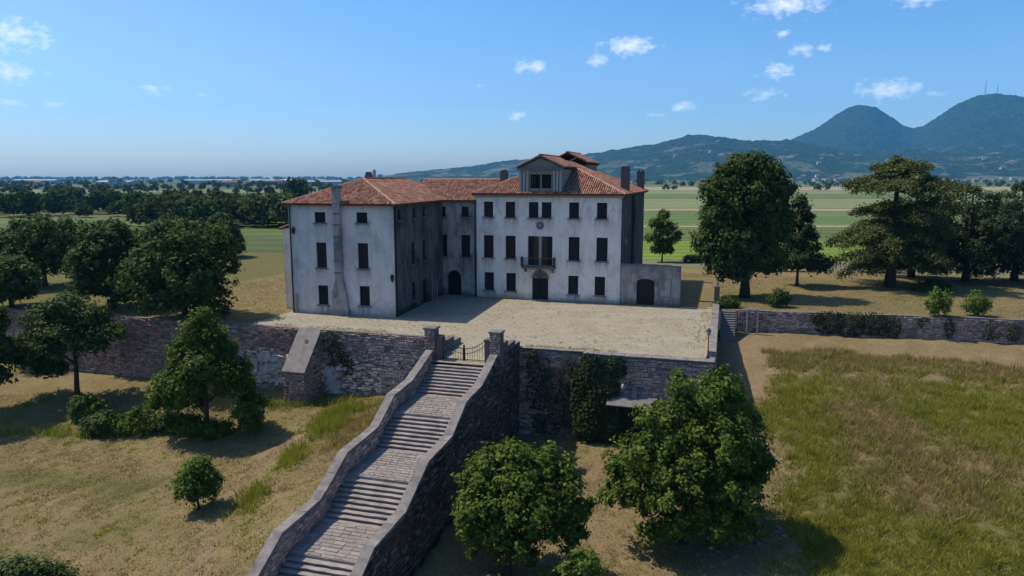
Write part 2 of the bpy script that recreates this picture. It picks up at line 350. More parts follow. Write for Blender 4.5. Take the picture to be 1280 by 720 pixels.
# lower ground
def zones_low(x, y):
    a, b = WM(x, y); n = wnoise(x,y,.35,3)*.5+wnoise(x,y,.9,5)*.35
    right = sm(a+n*1.2, 28.2, 31)*1.0
    meadow = right*sm(-b+n*2, 4.5, 7.0)*np.where(-b < 17, sm(a+n*2.0, 29.8, 33.6), 1)
    path = sm(a+n,27.0,28)*(1-sm(a+n,30.6,32.6))*(1-sm(-b+n*2,16,21)) + right*(1-sm(-b+n,3.6,5.2))*.35 + right*sm(-b+n,9.7,10.6)*(1-sm(-b+n,11.2,12.4))*.6
    def blob(ca,cb,ra,rb): return np.exp(-(((a+n*2.2-ca)/ra)**2+((b+n*2.2-cb)/rb)**2)*1.1)
    gr = blob(33.4,-20,3.2,6)+blob(48,-17.5,6,4.5)+blob(33.3,-34,2.6,8)+.8*blob(44,-36,6,5)+.5*blob(55,-27,6,5)+.45*blob(38,-37,3,4)
    br_ = blob(39.3,-20.5,3.6,5)+.9*blob(41,-29,4.5,4.5)+.6*blob(52,-33,4,4)+.5*blob(47,-25,4,3)
    brown = meadow*np.clip(.16+br_*.75+wnoise(x,y,.45,11)*.35-gr*.6,0,1) + right*sm(-b+n*2,4.8,6)*(1-sm(-b+n*2,9,10.5))*.75
    green = meadow*np.clip(.46+gr*.95-wnoise(x,y,.45,11)*.3-br_*.35,0,1)
    rub = sm(a+n*2,25,28.5)*(1-sm(a+n*2,31,34.5))*sm(-b+n*2,19,24); path = path + rub*.7
    bank = sm(y,55,58)*(1-sm(y,61,64))*(x < -18)*(x>-70); green = green + bank*.35
    lawn_g = (x<-8)*np.clip(wnoise(x,y,.2,21)*.5-.05,0,.5); green = green + lawn_g
    green = green + .25*(1-right)*sm(a,22,26)*sm(-b,30,36)
    def track(pts,wd):
        d = np.full(np.shape(x),1e9)
        for (x0,y0),(x1,y1) in zip(pts,pts[1:]):
            t = np.clip(((x-x0)*(x1-x0)+(y-y0)*(y1-y0))/((x1-x0)**2+(y1-y0)**2),0,1); d = np.minimum(d,np.hypot(x-x0-t*(x1-x0),y-y0-t*(y1-y0)))
        return np.exp(-((d+n*.5)/wd)**2)
    path = path + .8*track([(-16.5,57),(-18.6,50),(-19.0,43),(-17.2,36),(-15.5,30)],1.1) + .45*track([(-45,46),(-33,44),(-24,39),(-19,33)],.8)
    green = green + .75*track([(-48,50),(-36,51),(-27,49)],1.6)*(x<-10) + .55*track([(-40,38),(-30,40.5),(-24,44)],1.5)
    path = path + .35*(1-right)*sm(a,8,14)*sm(-b,22,27)
    return np.stack([green, path, brown, np.ones_like(x)], -1)
xs = np.arange(-80, 95, .55); ys = np.concatenate([np.arange(8, 86, .55)])
X, Y = np.meshgrid(xs, ys); Z = hz(X, Y); A, B = WM(X, Y)
inside = B > front_edge(A) + .25
Z = np.where(inside, np.minimum(Z, -2.6), Z)
# cut the lawn clear of the staircase body
st_in = (A > SA-.3) & (A < SA+5.6) & (B < SB+3)
Z = np.where(st_in, np.minimum(Z, -8.2 + 0*Z) - .0, Z)
dn = wnoise(X,Y,.8,2)*.12 + wnoise(X,Y,2.6,4)*.07
mead = sm(A,30,33)*sm(-B,5,8); Z = Z + dn*(1+1.2*mead)
nx, ny = len(xs), len(ys); idx = np.arange(nx*ny).reshape(ny,nx)
F = np.stack([idx[:-1,:-1],idx[:-1,1:],idx[1:,1:],idx[1:,:-1]],-1).reshape(-1,4)
keep = (~(inside & (B > front_edge(A)+2.5)))[:-1,:-1].ravel(); F = F[keep]
me = npmesh('lawn', np.stack([X,Y,Z],-1).reshape(-1,3), F, MT['lawn'], True); set_zone(me, zones_low(X,Y).reshape(-1,4))
o = link('lower_lawn', me); tag(o, 'dry sloping lawn and meadow below the terrace walls', 'lawn', kind='structure')
# upper ground: park level with the villa, falling gently to the plain behind
def upper_z(b): return -1.1*sm(np.asarray(b,float), 30, 52)
parts_ = []
for (a0,a1,na) in ((-95,6,70),(6,26.8,22),(26.8,120,75)):
    aa = np.linspace(a0,a1,na); tt = np.linspace(0,78,80)
    AA, TT = np.meshgrid(aa,tt); BB = front_edge(AA if a0<0 else AA+.001*(1 if a0>=26 else (1 if a0==6 else 0))) + TT
    if a0 == 6: BB = np.where(AA>=26.8, -22.6+TT, BB)
    if a0 < 0: BB = -21.2 + TT
    xx, yy = MWn(AA,BB); zz = upper_z(BB)+wnoise(xx,yy,.3,8)*.03-.03
    i = np.arange(AA.size).reshape(AA.shape); f = np.stack([i[:-1,:-1],i[:-1,1:],i[1:,1:],i[1:,:-1]],-1).reshape(-1,4)
    parts_.append((np.stack([xx,yy,zz],-1).reshape(-1,3), f, AA.ravel(), BB.ravel()))
off = 0; VV=[]; FF=[]; A_=[]; B_=[]
for v,f,a,b in parts_: VV.append(v); FF.append(f+off); off += len(v); A_.append(a); B_.append(b)
VV=np.concatenate(VV); FF=np.concatenate(FF); A_=np.concatenate(A_); B_=np.concatenate(B_)
me = npmesh('park', VV, FF, MT['lawn'], True)
g = np.clip(.25+wnoise(VV[:,0],VV[:,1],.12,31)*.5,0,1)*np.where(A_>27,.6,.15) + .75*(A_<-34) + .6*sm(B_,36,46)
set_zone(me, np.stack([g, np.clip(wnoise(VV[:,0],VV[:,1],.1,33)*.6-.2,0,1)*.6, np.clip(wnoise(VV[:,0],VV[:,1],.15,35)-.3,0,1)*(A_>27)*.8, np.ones_like(g)],-1))
tag(link('park_ground', me), kind='structure')

# the plain, out to the horizon, with strips of fields laid on it
m = NM('plain', 1, .05)
v1 = m.n.new('ShaderNodeTexVoronoi'); v1.inputs['Scale'].default_value = 1; m.l.new(m.vec((.0022,.0062,1), None), v1.inputs['Vector'])
c = m.ramp(m.math('FRACT', m.math('MULTIPLY', v1.outputs['Color'], 1.0)), [(0,(.07,.095,.035)),(.35,(.12,.15,.06)),(.6,(.17,.18,.085)),(.8,(.24,.22,.13)),(1,(.10,.13,.05))])
c = m.mix(m.rng(m.noise((.006,.012,1),6,.7),.45,.62,0,.8), c, (.035,.055,.022)); m.color(c); MT['plain'] = m.m
def plain_mesh():
    mb = MB(); mb.face((-7400,95,-.75),(7400,95,-.75),(7400,7400,-.75),(-7400,7400,-.75)); return mb
plain_mesh().build('plain', MT['plain']); tag(bpy.data.objects['plain'], kind='structure')
mb = MB(); mb.face((-9000,-2400,-16),(9000,-2400,-16),(9000,96,-16),(-9000,96,-16)); tag(mb.build('valley_floor', MT['plain']), kind='structure')
def field_mat(name, c0, c1, rows=0):
    m = NM(name, 1, .05); m.k = .85; n = m.noise((.02,.05,1),6,.65); c = m.ramp(n, [(.3,c0),(.7,c1)])
    if rows: c = m.mix(m.rng(m.math('SINE', m.math('MULTIPLY', m.math('ADD', m.axis(1), m.math('MULTIPLY', m.axis(0), .04)), rows)),-.2,1,0,.35), c, tuple(x*.5 for x in c0))
    m.color(m.mix(m.rng(m.noise((.2,.2,1),5,.7,(3,3,0)),.45,.8,0,.35), c, tuple(x*.6 for x in c0))); MT[name]=m.m
field_mat('field_vivid', (.11,.17,.025), (.19,.24,.05), .9); field_mat('field_mid', (.085,.125,.04), (.12,.165,.055), .5); field_mat('field_tan', (.24,.20,.115), (.33,.28,.18))
field_mat('field_green', (.10,.15,.05), (.145,.19,.075), .35); field_mat('field_pale', (.16,.19,.085), (.21,.24,.12), .2); field_mat('field_dull', (.075,.095,.04), (.105,.125,.055), .5)
FLD = [(128,167,-24,420,'field_vivid'),(168,213,-26,600,'field_mid'),(214,221,-30,700,'field_tan'),(222,318,-40,800,'field_green'),(320,344,-50,800,'field_tan'),(346,515,-60,900,'field_pale'),(520,640,-80,1000,'field_green'),(645,820,-80,1000,'field_pale'),(825,1150,-90,1100,'field_tan'),
  (128,175,-420,-28,'field_dull'),(176,230,-500,-32,'field_mid'),(231,262,-600,-36,'field_green'),(440,560,-900,-60,'field_tan'),(700,900,-1200,-90,'field_pale'),(1180,1500,-300,1400,'field_green')]
for y0,y1,x0,x1,mt in FLD:
    mb = MB(); sk = (y1-y0)*.12
    mb.face((x0,y0,-.70),(x1,y0+sk*.4,-.70),(x1,y1,-.70),(x0,y1-sk*.3,-.70)); tag(mb.build('field', MT[mt]), kind='structure')

# ------------------------------------------------------------------ the villa
villa = empty('villa', MW(0,0,0), YAW)
tag(villa, 'abandoned pale three-storey villa with red tiled hip roofs behind the stone terrace', 'villa')
WY = R(3.0); WO = (-3.69, -13.90)       # the wing is set 3 degrees off the main block
def TWg(a,b,z): return (WO[0]+a*math.cos(WY)-b*math.sin(WY), WO[1]+a*math.sin(WY)+b*math.cos(WY), z)
def TI(a,b,z): return (a,b,z)
def TWin(s_,b,z): return TWg(-b, s_, z)          # wing's inner side wall, outward = +a
def TRight(s_,b,z): return (16.6-b, s_, z)       # main block's right wall
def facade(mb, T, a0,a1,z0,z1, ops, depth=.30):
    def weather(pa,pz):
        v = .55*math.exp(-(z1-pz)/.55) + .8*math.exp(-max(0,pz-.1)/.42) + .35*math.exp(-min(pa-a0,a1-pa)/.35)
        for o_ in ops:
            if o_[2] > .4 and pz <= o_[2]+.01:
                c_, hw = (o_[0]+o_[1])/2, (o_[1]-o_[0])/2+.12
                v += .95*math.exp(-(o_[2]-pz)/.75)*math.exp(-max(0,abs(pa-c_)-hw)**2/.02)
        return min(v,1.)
    xs_ = sorted({a0,a1,*[v for o_ in ops for v in (o_[0],o_[1])]}); zs_ = sorted({z0,z1,*[v for o_ in ops for v in (o_[2],o_[3])]})
    for i in range(len(xs_)-1):
        for k in range(len(zs_)-1):
            cx, cz = (xs_[i]+xs_[i+1])/2, (zs_[k]+zs_[k+1])/2
            if any(o_[0]<cx<o_[1] and o_[2]<cz<o_[3] for o_ in ops): continue
            na = max(1,int((xs_[i+1]-xs_[i])/.32)); nz = max(1,int((zs_[k+1]-zs_[k])/.4))
            for ia in range(na):
                for iz in range(nz):
                    p0,p1 = xs_[i]+(xs_[i+1]-xs_[i])*ia/na, xs_[i]+(xs_[i+1]-xs_[i])*(ia+1)/na; q0,q1 = zs_[k]+(zs_[k+1]-zs_[k])*iz/nz, zs_[k]+(zs_[k+1]-zs_[k])*(iz+1)/nz
                    n0 = len(mb.v); mb.face(T(p0,0,q0),T(p1,0,q0),T(p1,0,q1),T(p0,0,q1))
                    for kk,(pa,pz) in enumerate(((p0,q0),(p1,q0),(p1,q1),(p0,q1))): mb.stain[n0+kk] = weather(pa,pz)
    for o_ in ops:
        x0,x1,y0,y1 = o_[:4]; arch = len(o_)>4 and o_[4]
        zt = y1 if not arch else y1-(x1-x0)/2
        mb.face(T(x0,0,y0),T(x0,0,zt),T(x0,depth,zt),T(x0,depth,y0)); mb.face(T(x1,0,zt),T(x1,0,y0),T(x1,depth,y0),T(x1,depth,zt))
        mb.face(T(x0,0,y0),T(x0,depth,y0),T(x1,depth,y0),T(x1,0,y0))
        if not arch: mb.face(T(x0,0,y1),T(x1,0,y1),T(x1,depth,y1),T(x0,depth,y1))
        else:
            r_ = (x1-x0)/2; cx = (x0+x1)/2; N = 12
            arc = [(cx-r_*math.cos(math.pi*k/N), zt+r_*math.sin(math.pi*k/N)) for k in range(N+1)]
            for (p0,q0),(p1,q1) in zip(arc, arc[1:]):
                mb.face(T(p0,0,q0),T(p1,0,q1),T(p1,0,y1),T(p0,0,y1)); mb.face(T(p0,0,q0),T(p0,depth,q0),T(p1,depth,q1),T(p1,0,q1))
# window kinds (drawn once, shared): origin = middle of the opening's foot in the wall plane
WK = {}
def window_kind(key, w, h, mat, style):
    fr = MB(); d = .13; t = .07
    fr.box(-w/2,-w/2+t,d,d+.09,0,h); fr.box(w/2-t,w/2,d,d+.09,0,h); fr.box(-w/2+t,w/2-t,d,d+.09,0,t); fr.box(-w/2+t,w/2-t,d,d+.09,h-t,h)
    leafs = []
    if style == 'shutter':
        lf = MB(); lw = w/2-t-.01; lf.box(0,lw,0,.035,t+.005,h-t-.005)
        n = int(h/.11)
        for k in range(n):
            z = t+.05+k*(h-2*t-.1)/n; lf.face((.05,-.012,z),(lw-.05,-.012,z),(lw-.05,.0-.002,z+.085),(.05,-.002,z+.085))
        lf.box(lw/2-.03,lw/2+.03,-.02,-.001,h*.45,h*.45+.05); leafs = [('shutter', lf.mesh('shutter', MT[mat]), lw)]
    else:
        lf = MB(); lw = w/2-t-.01; lf.box(0,lw,.05,.07,t+.005,h-t-.005); pm = lf.mesh('pane', MT['black_void']); leafs = [('pane', pm, lw)]
        fr.box(-.03,.03,d,d+.05,t,h-t)
        for k in range(1, 3 if h > 1.4 else 2): z = h*k/(3 if h > 1.4 else 2); fr.box(-w/2+t,-.03,d+.005,d+.05,z-.02,z+.02); fr.box(.03,w/2-t,d+.005,d+.05,z-.02,z+.02)
    sl = MB(); sl.bbox(-w/2-.14,w/2+.14,-.13,.128,-.11,-.003,.02)
    WK[key] = (fr.mesh('window', MT[mat]), leafs, sl.mesh('sill', MT['stone_dark']), style)
for key, w, h, mt, st in (('up_s',1.12,1.75,'shutter_dark','shutter'),('up_r',1.12,1.75,'shutter_brown','shutter'),('mid_r',1.19,2.6,'shutter_brown','shutter'),('mid_s',1.24,2.62,'shutter_dark','shutter'),
    ('gr_s',1.15,2.1,'shutter_dark','shutter'),('gr_g',1.15,2.1,'shutter_dark','glass'),('w_small',1.18,1.05,'shutter_dark','glass'),('w_mid',1.12,2.57,'shutter_brown','shutter'),('w_gr',1.1,2.0,'shutter_dark','glass'),
    ('r_up',.9,1.2,'shutter_dark','glass'),('r_mid',1.1,2.58,'shutter_dark','shutter'),('i_up',.8,1.1,'shutter_dark','glass'),('i_mid',.9,2.3,'shutter_dark','glass'),('i_gr',.9,2.0,'shutter_dark','glass')):
    window_kind(key, w, h, mt, st)
def window(key, T, s_, z, rz=0):
    fm, leafs, sm_, style = WK[key]
    w = link('window', fm, villa, T(s_,0,z), rz)
    for nm, lm, lw in leafs:
        for sgn in (0,1):
            c_ = link(nm, lm, w, (-lw-.004 if sgn == 0 else .004, .135, 0))
            if style == 'shutter' and rnd.random() < .22: c_.rotation_euler = (0,0,0)
    link('sill', sm_, w, (0,0,0))
def ops_of(rows): return [(c-w/2,c+w/2,z,z+h) for c,w,z,h in rows]

# --- main block, front wall
wins = [(1.46,'up_r',9.35),(4.06,'up_r',9.35),(6.77,'up_s',9.35),(8.26,'up_s',9.35),(11.37,'up_s',9.35),(14.47,'up_s',9.35),
        (1.46,'mid_r',4.68),(4.09,'mid_r',4.68),(11.42,'mid_s',4.68),(14.54,'mid_s',4.68),
        (1.5,'gr_s',.92),(4.13,'gr_s',.92),(11.38,'gr_g',.88),(14.38,'gr_g',.88)]
DIM = {'up_s':(1.12,1.75),'up_r':(1.12,1.75),'mid_r':(1.19,2.6),'mid_s':(1.24,2.62),'gr_s':(1.15,2.1),'gr_g':(1.15,2.1),'w_small':(1.18,1.05),'w_mid':(1.12,2.57),'w_gr':(1.1,2.0),'r_up':(.9,1.2),'r_mid':(1.1,2.58),'i_up':(.8,1.1),'i_mid':(.9,2.3),'i_gr':(.9,2.0)}
def op(c, k, z): w,h = DIM[k]; return (c-w/2,c+w/2,z,z+h)
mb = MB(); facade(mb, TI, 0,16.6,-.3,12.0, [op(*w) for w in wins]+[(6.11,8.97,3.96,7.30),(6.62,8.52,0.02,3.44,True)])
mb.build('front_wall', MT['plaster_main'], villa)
for w in wins: window(w[1], TI, w[0], w[2])
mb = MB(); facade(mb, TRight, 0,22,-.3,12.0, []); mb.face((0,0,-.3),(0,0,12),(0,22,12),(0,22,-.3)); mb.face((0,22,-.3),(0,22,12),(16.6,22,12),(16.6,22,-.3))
side = mb.build('side_wall', MT['plaster_dark'], villa); side['label'] = 'dark streaked right side wall'
mb = MB(TRight); mb.box(9.6,11.6,-.32,.0,-.3,11.7); mb.build('chimney_breast', MT['plaster_dark'], villa)
mb = MB(TRight); mb.tube([(8.9,-.12,.0),(8.9,-.12,11.8)],.07,6); mb.build('drainpipe', MT['iron'], villa)
mb = MB(TRight); mb.box(4.0,4.6,-.012,.02,6.2,6.9); mb.build('vent_hood', MT['white_paint'], villa)
# cornice
mb = MB(); mb.box(-.16,16.76,-.16,.02,11.62,11.78); mb.box(-.3,16.9,-.3,.02,11.79,11.99); mb.build('cornice', MT['stone_trim'], villa)
mb = MB(); mb.box(16.62,16.9,.03,22,11.79,11.98); mb.build('cornice', MT['stone_dark'], villa)
# balcony window
mb = MB(); mb.box(7.38,7.70,.06,.28,3.98,7.28); mb.box(7.34,7.74,.03,.29,7.05,7.28); mb.build('column', MT['stone_trim'], villa)
for x0,x1,mt in ((6.13,6.74,'shutter_dark'),(6.76,7.36,'wood_brown'),(7.72,8.32,'wood_brown'),(8.34,8.95,'shutter_dark')):
    mb = MB(); mb.box(x0,x1,.2,.25,3.98,7.28)
    for z in (4.2,5.2,6.3): mb.box(x0+.08,x1-.08,.185,.199,z,z+.75)
    mb.build('french_door', MT[mt], villa)
bal = empty('balcony'); bal.parent = villa
bal_slab = MB(); bal_slab.bbox(5.55,9.4,-.85,-.002,3.72,3.92,.03); bal_o = bal_slab.build('balcony', MT['stone_dark'], villa); bpy.data.objects.remove(bal); bal_o.name = 'balcony'
for x in (5.9,7.47,9.05):
    mb = MB(); mb.prism([(x-.12,-.75,3.718),(x-.12,-.003,3.718),(x-.12,-.003,3.2)], (.24,0,0)); mb.build('bracket', MT['stone_dark'], bal_o)
def railing(pts, z0, z1, parent, step=.14):
    for (x0,y0),(x1,y1) in zip(pts,pts[1:]):
        L = math.hypot(x1-x0,y1-y0); n = int(L/step)
        for zr,rr0 in ((z1,.025),(z0+.06,.018)): mb = MB(); mb.tube([(x0,y0,zr),(x1,y1,zr)],rr0,5); mb.build('rail', MT['iron'], parent)
        for k in range(n+1):
            t = k/n; mb = MB(); x,y = x0+(x1-x0)*t, y0+(y1-y0)*t; mb.tube([(x,y,z0),(x,y,z1)],.014,4)
            mb.build('baluster', MT['iron'], parent)
railing([(5.62,-.05),(5.62,-.8),(9.33,-.8),(9.33,-.05)], 3.92, 4.9, bal_o)
for x in (5.62,9.33):
    for dz in (0,.5):
        mb = MB(); mb.lathe([(.12,4.0+dz*1.0),(.17,4.25+dz),(.10,4.32+dz),(.20,4.5+dz),(.02,4.62+dz)],8,(x,-.86)); mb.build('scroll_ornament', MT['iron'], bal_o)
# arched door
door = MB(); door.box(6.66,7.555,.2,.26,.05,2.46); door.box(7.585,8.48,.2,.26,.05,2.46)
for x in (6.74,7.66):
    for z,h in ((.2,.8),(1.15,1.1)): door.box(x,x+.74,.185,.199,z,z+h)
do = door.build('door', MT['shutter_dark'], villa)
mb = MB(); N=14; pts=[(7.57-.93*math.cos(math.pi*k/N),.22,2.5+.93*math.sin(math.pi*k/N)) for k in range(N+1)]; mb.face(*pts[::-1]); mb.build('fanlight', MT['stone_dark'], do)
for k in range(1,4):
    t=math.pi*k/4; mb=MB(); mb.tube([(7.57,.2,2.5),(7.57-.9*math.cos(t),.2,2.5+.9*math.sin(t))],.02,4); mb.build('glazing_bar', MT['iron'], do)
mb = MB(); mb.bbox(6.4,8.74,-.45,.3,-.05,.09,.03); mb.build('door_step', MT['stone_step'], villa)
mb = MB(); N=14
for k in range(N):
    t0,t1=math.pi*k/N,math.pi*(k+1)/N
    mb.prism([(7.57-.955*math.cos(t0),-.035,2.49+.955*math.sin(t0)),(7.57-.955*math.cos(t1),-.035,2.49+.955*math.sin(t1)),(7.57-1.1*math.cos(t1),-.035,2.49+1.1*math.sin(t1)),(7.57-1.1*math.cos(t0),-.035,2.49+1.1*math.sin(t0))],(0,.034,0))
mb.build('door_arch', MT['stone_trim'], villa)
# round stone medallion
def T_disc(x,y,z): return (7.54+x, -z, 8.5+y)
mb = MB(T_disc); mb.lathe([(.44,.0),(.44,.05),(.37,.07),(.34,.03)],20); md = mb.build('medallion', MT['stone_dark'], villa)
mb = MB(T_disc)
for k in range(8):
    t=k*math.pi/4; mb.tube([(.05*math.cos(t),.05*math.sin(t),.05),(.28*math.cos(t+.3),.28*math.sin(t+.3),.06)],[.06,.03],5)
mb.build('carved_relief', MT['stone_trim'], md)

# --- recessed link wall
RB = .6
def TRec(a,b,z): return (a, RB+b, z)
rwins = [(-4.47,'r_up',9.28),(-1.6,'r_up',9.28),(-4.43,'r_mid',4.62),(-1.57,'r_mid',4.62)]
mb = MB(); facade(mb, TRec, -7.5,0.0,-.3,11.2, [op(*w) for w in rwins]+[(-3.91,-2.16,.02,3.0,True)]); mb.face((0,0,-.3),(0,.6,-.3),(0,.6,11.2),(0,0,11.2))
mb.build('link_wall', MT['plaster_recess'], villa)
for w in rwins: window(w[1], TRec, w[0], w[2])
mb = MB(); mb.box(-3.87,-2.2,RB+.22,RB+.28,.05,2.2)
N=12; pts=[(-3.035-.86*math.cos(math.pi*k/N),RB+.25,2.13+.86*math.sin(math.pi*k/N)) for k in range(N+1)]; mb.face(*pts[::-1]); mb.build('door', MT['black_void'], villa)
mb = MB(); mb.tube([(-.35,RB-.1,.0),(-.35,RB-.1,11.1)],.06,6); mb.build('drainpipe', MT['iron'], villa)

# --- left wing
wwins = [(-7.89,'w_small',9.34),(-3.35,'w_small',9.36),(-7.88,'w_mid',4.77),(-3.34,'w_mid',4.8),(-7.86,'w_gr',.98),(-3.3,'w_gr',1.06)]
mb = MB(); facade(mb, TWg, -11.4,0,-.3,11.2, [op(*w) for w in wwins]); mb.face(TWg(-11.4,0,-.3),TWg(-11.4,0,11.2),TWg(-11.4,23,11.2),TWg(-11.4,23,-.3)); mb.face(TWg(-11.4,23,-.3),TWg(-11.4,23,11.2),TWg(0,23,11.2),TWg(0,23,-.3))
mb.build('wing_wall', MT['plaster_wing'], villa)
for w in wwins: window(w[1], TWg, w[0], w[2], WY)
iw = [(1.4,'i_up',9.6),(5.5,'i_up',9.6),(8.4,'i_up',9.6),(5.0,'i_mid',4.8),(8.3,'i_mid',4.8),(5.0,'i_gr',.9)]
mb = MB(); facade(mb, TWin, 0,16,-.3,11.2, [op(*w) for w in iw]+[(7.7,9.1,.02,2.7)]); o = mb.build('wing_inner_wall', MT['plaster_dark'], villa); o['label'] = 'dark inner side wall of the wing facing the courtyard'
for w in iw: window(w[1], TWin, w[0], w[2], WY+math.pi/2)
mb = MB(TWin); mb.box(7.74,9.06,.2,.26,.05,2.66); mb.build('door', MT['black_void'], villa)
mb = MB(TWin); mb.tube([(.25,-.1,0),(.25,-.1,11.0)],.07,6); mb.build('drainpipe', MT['iron'], villa)
# pale torn boards leaning in the corner
for s_,z1 in ((9.7,3.4),(10.5,2.5),(11.3,2.2)):
    mb = MB(TWin); mb.box(s_,s_+.22,-.35,-.29,0,z1); mb.build('leaning_board', MT['wood_grey'], villa)
# lean-to on the wing's far flank
mb = MB(TWg); mb.box(-13.3,-11.42,2.0,8.0,-.3,8.55); lt = mb.build('lean_to', MT['plaster_wing'], villa)
# chimney breast that flares at the foot and rises above the eave
mb = MB(TWg); x0,x1=-6.27,-5.5
mb.prism([(-6.75,-.5,0),(-4.9,-.5,0),(-5.15,-.5,2.4),(x1,-.45,3.6),(x1,-.45,4.0),(x0,-.45,4.0),(x0,-.45,3.6),(-6.6,-.5,2.4)],(0,.499,0))
mb.box(x0,x1,-.45,-.001,4.0,12.75); ch = mb.build('chimney_breast', MT['plaster_annex'], villa)
mb = MB(TWg); mb.box(x0-.08,x1+.08,-.53,.25,12.75,12.9); mb.box(x0+.02,x1-.02,-.4,.15,12.9,13.05); mb.build('chimney_cap', MT['stone_dark'], ch)
for z in (4.3,5.5,6.7,7.9,9.1,10.2): mb = MB(TWg); mb.box(x0-.03,x1+.03,-.475,-.44,z,z+.12); mb.build('iron_strap', MT['stone_dark'], ch)
for a_,z in ((-10.85,8.6),(-.24,4.03)):
    mb = MB(TWg); mb.lathe([(.02,z-.5),(.16,z-.25),(.20,z+.1),(.1,z+.3)],8,(a_,-.16)); mb.build('rain_hopper', MT['iron'], villa)
mb = MB(TWg); mb.tube([(-11.2,-.1,0),(-11.2,-.1,11.0)],.06,6); mb.build('drainpipe', MT['iron'], villa)
mb = MB(TWg); mb.box(-10.95,-10.7,-.12,-.001,0,2.1); mb.build('wall_stub', MT['plaster_annex'], villa)

# --- roofs
def tile_plane(mb, poly, T=TI, pitch=.25, course=.40, r=None, lift=.05):
    """half-round tiles laid over a planar roof face; poly[0]->poly[1] is the eave"""
    P_ = [np.array(T(*q)) for q in poly]; e = P_[1]-P_[0]; L = np.linalg.norm(e); e = e/L
    nrm = np.cross(e, P_[2]-P_[0]); nrm /= np.linalg.norm(nrm); nrm *= np.sign(nrm[2]); s_ = np.cross(nrm, e); s_ *= np.sign(s_[2])
    pts = [((q-P_[0])@e, (q-P_[0])@s_) for q in P_]; us=[p[0] for p in pts]; vs=[p[1] for p in pts]
    def ins(u,v):
        sg = 0
        for i in range(len(pts)):
            x0,y0=pts[i]; x1,y1=pts[(i+1)%len(pts)]; c_=(x1-x0)*(v-y0)-(y1-y0)*(u-x0)
            if abs(c_)<1e-9: continue
            if sg==0: sg = 1 if c_>0 else -1
            elif (c_>0)!=(sg>0): return False
        return True
    nu=int((max(us)-min(us))/pitch); nv=int(max(vs)/course)+1
    for i in range(nu):
        u = min(us)+(i+.5)*pitch+r.uniform(-.012,.012)
        for j in range(nv):
            v = j*course
            if not ins(u, v+course*.4): continue
            k0=len(mb.v); du=r.uniform(-.015,.015); dh=r.uniform(-.008,.014)
            for (vv,ww,hh,sh) in ((v-.04,.105,.085,0),(v+course+.02,.085,.062,du)):
                for t in (0,.25,.5,.75,1):
                    th=math.pi*t; q=P_[0]+e*(u+sh-ww*math.cos(th))+s_*vv+nrm*(lift+dh+hh*math.sin(th)*1.0-.02)
                    mb.v.append(tuple(q))
            for t in range(4): mb.f.append((k0+t,k0+t+1,k0+6+t,k0+5+t))
            mb.f.append((k0,k0+4,k0+3,k0+2,k0+1))
def ridge_line(mb, p0, p1, T=TI, r=None, w=.15, h=.12, seg=.45):
    a_=Vector(T(*p0)); b_=Vector(T(*p1)); d=b_-a_; L=d.length; d.normalize(); sd=d.cross(Vector((0,0,1))).normalized(); n=max(1,int(L/seg)); up=sd.cross(d)
    for k in range(n):
        k0=len(mb.v)
        for t_,sc_ in ((k*L/n-.03,1.08),((k+1)*L/n+.03,.92)):
            for t in (0,.25,.5,.75,1):
                th=math.pi*t; q=a_+d*t_-sd*(w*sc_*math.cos(th))+up*(.03+h*sc_*math.sin(th)); mb.v.append(tuple(q))
        for t in range(4): mb.f.append((k0+t,k0+t+1,k0+6+t,k0+5+t))
        mb.f.append((k0,k0+4,k0+3,k0+2,k0+1))
rr = random.Random(11)
def roof(planes, ridges, T=TI, thick=.16, name='roof', soffit=True):
    mb = MB(T)
    for pl in planes: mb.prism([(x,y,z-thick) for x,y,z in pl], (0,0,thick))
    ro = mb.build(name, MT['roof_channel'], villa)
    tb = MB()
    for pl in planes: tile_plane(tb, pl, T, r=rr)
    o = tb.build('roof_tile_cover', MT['roof_tile'], ro, smooth=False); o['kind'] = 'stuff'
    if ridges:
        rb = MB()
        for p0,p1 in ridges: ridge_line(rb, p0, p1, T, rr)
        o = rb.build('ridge_cover', MT['ridge'], ro); o['kind'] = 'stuff'
    return ro
ov=.45; ez=12.02; rz_=15.75
A0,B0,C0,D0=(-ov,-ov,ez),(16.6+ov,-ov,ez),(16.6+ov,22+ov,ez),(-ov,22+ov,ez); R1,R2=(8.3,8.3,rz_),(8.3,13.7,rz_)
roof([[A0,B0,R1],[B0,C0,R2,R1],[C0,D0,R2],[D0,A0,R1,R2]], [(A0,R1),(B0,R1),(R1,R2),(C0,R2)])
ez=11.22; rz_=13.66; ov=.4
A1,B1,C1,D1=(-11.4-ov,-ov,ez),(ov,-ov,ez),(ov,23+ov,ez),(-11.4-ov,23+ov,ez); Q1,Q2=(-5.7,5.7,rz_),(-5.7,17.3,rz_)
roof([[A1,B1,Q1],[B1,C1,Q2,Q1],[C1,D1,Q2],[D1,A1,Q1,Q2]], [(A1,Q1),(B1,Q1),(Q1,Q2)], TWg)
roof([[(-9,RB-.35,11.2),(3.4,RB-.35,11.2),(3.4,6.2,13.56),(-9,6.2,13.56)],[(3.4,11.7,11.2),(-9,11.7,11.2),(-9,6.21,13.56),(3.4,6.21,13.56)]], [((-9,6.2,13.56),(3.3,6.2,13.56))])
mb = MB(TWg); mb.prism([(-13.55,1.7,8.4),(-11.41,1.7,9.2),(-11.41,1.7,9.34),(-13.55,1.7,8.54)],(0,6.6,0)); o = mb.build('lean_to_roof', MT['roof_channel'], lt)
tb = MB(); tile_plane(tb, [(-13.55,8.3,8.54),(-13.55,1.7,8.54),(-11.41,1.7,9.34),(-11.41,8.3,9.34)], TWg, r=rr); tb.build('roof_tile_cover', MT['roof_tile'], lt)['kind']='stuff'
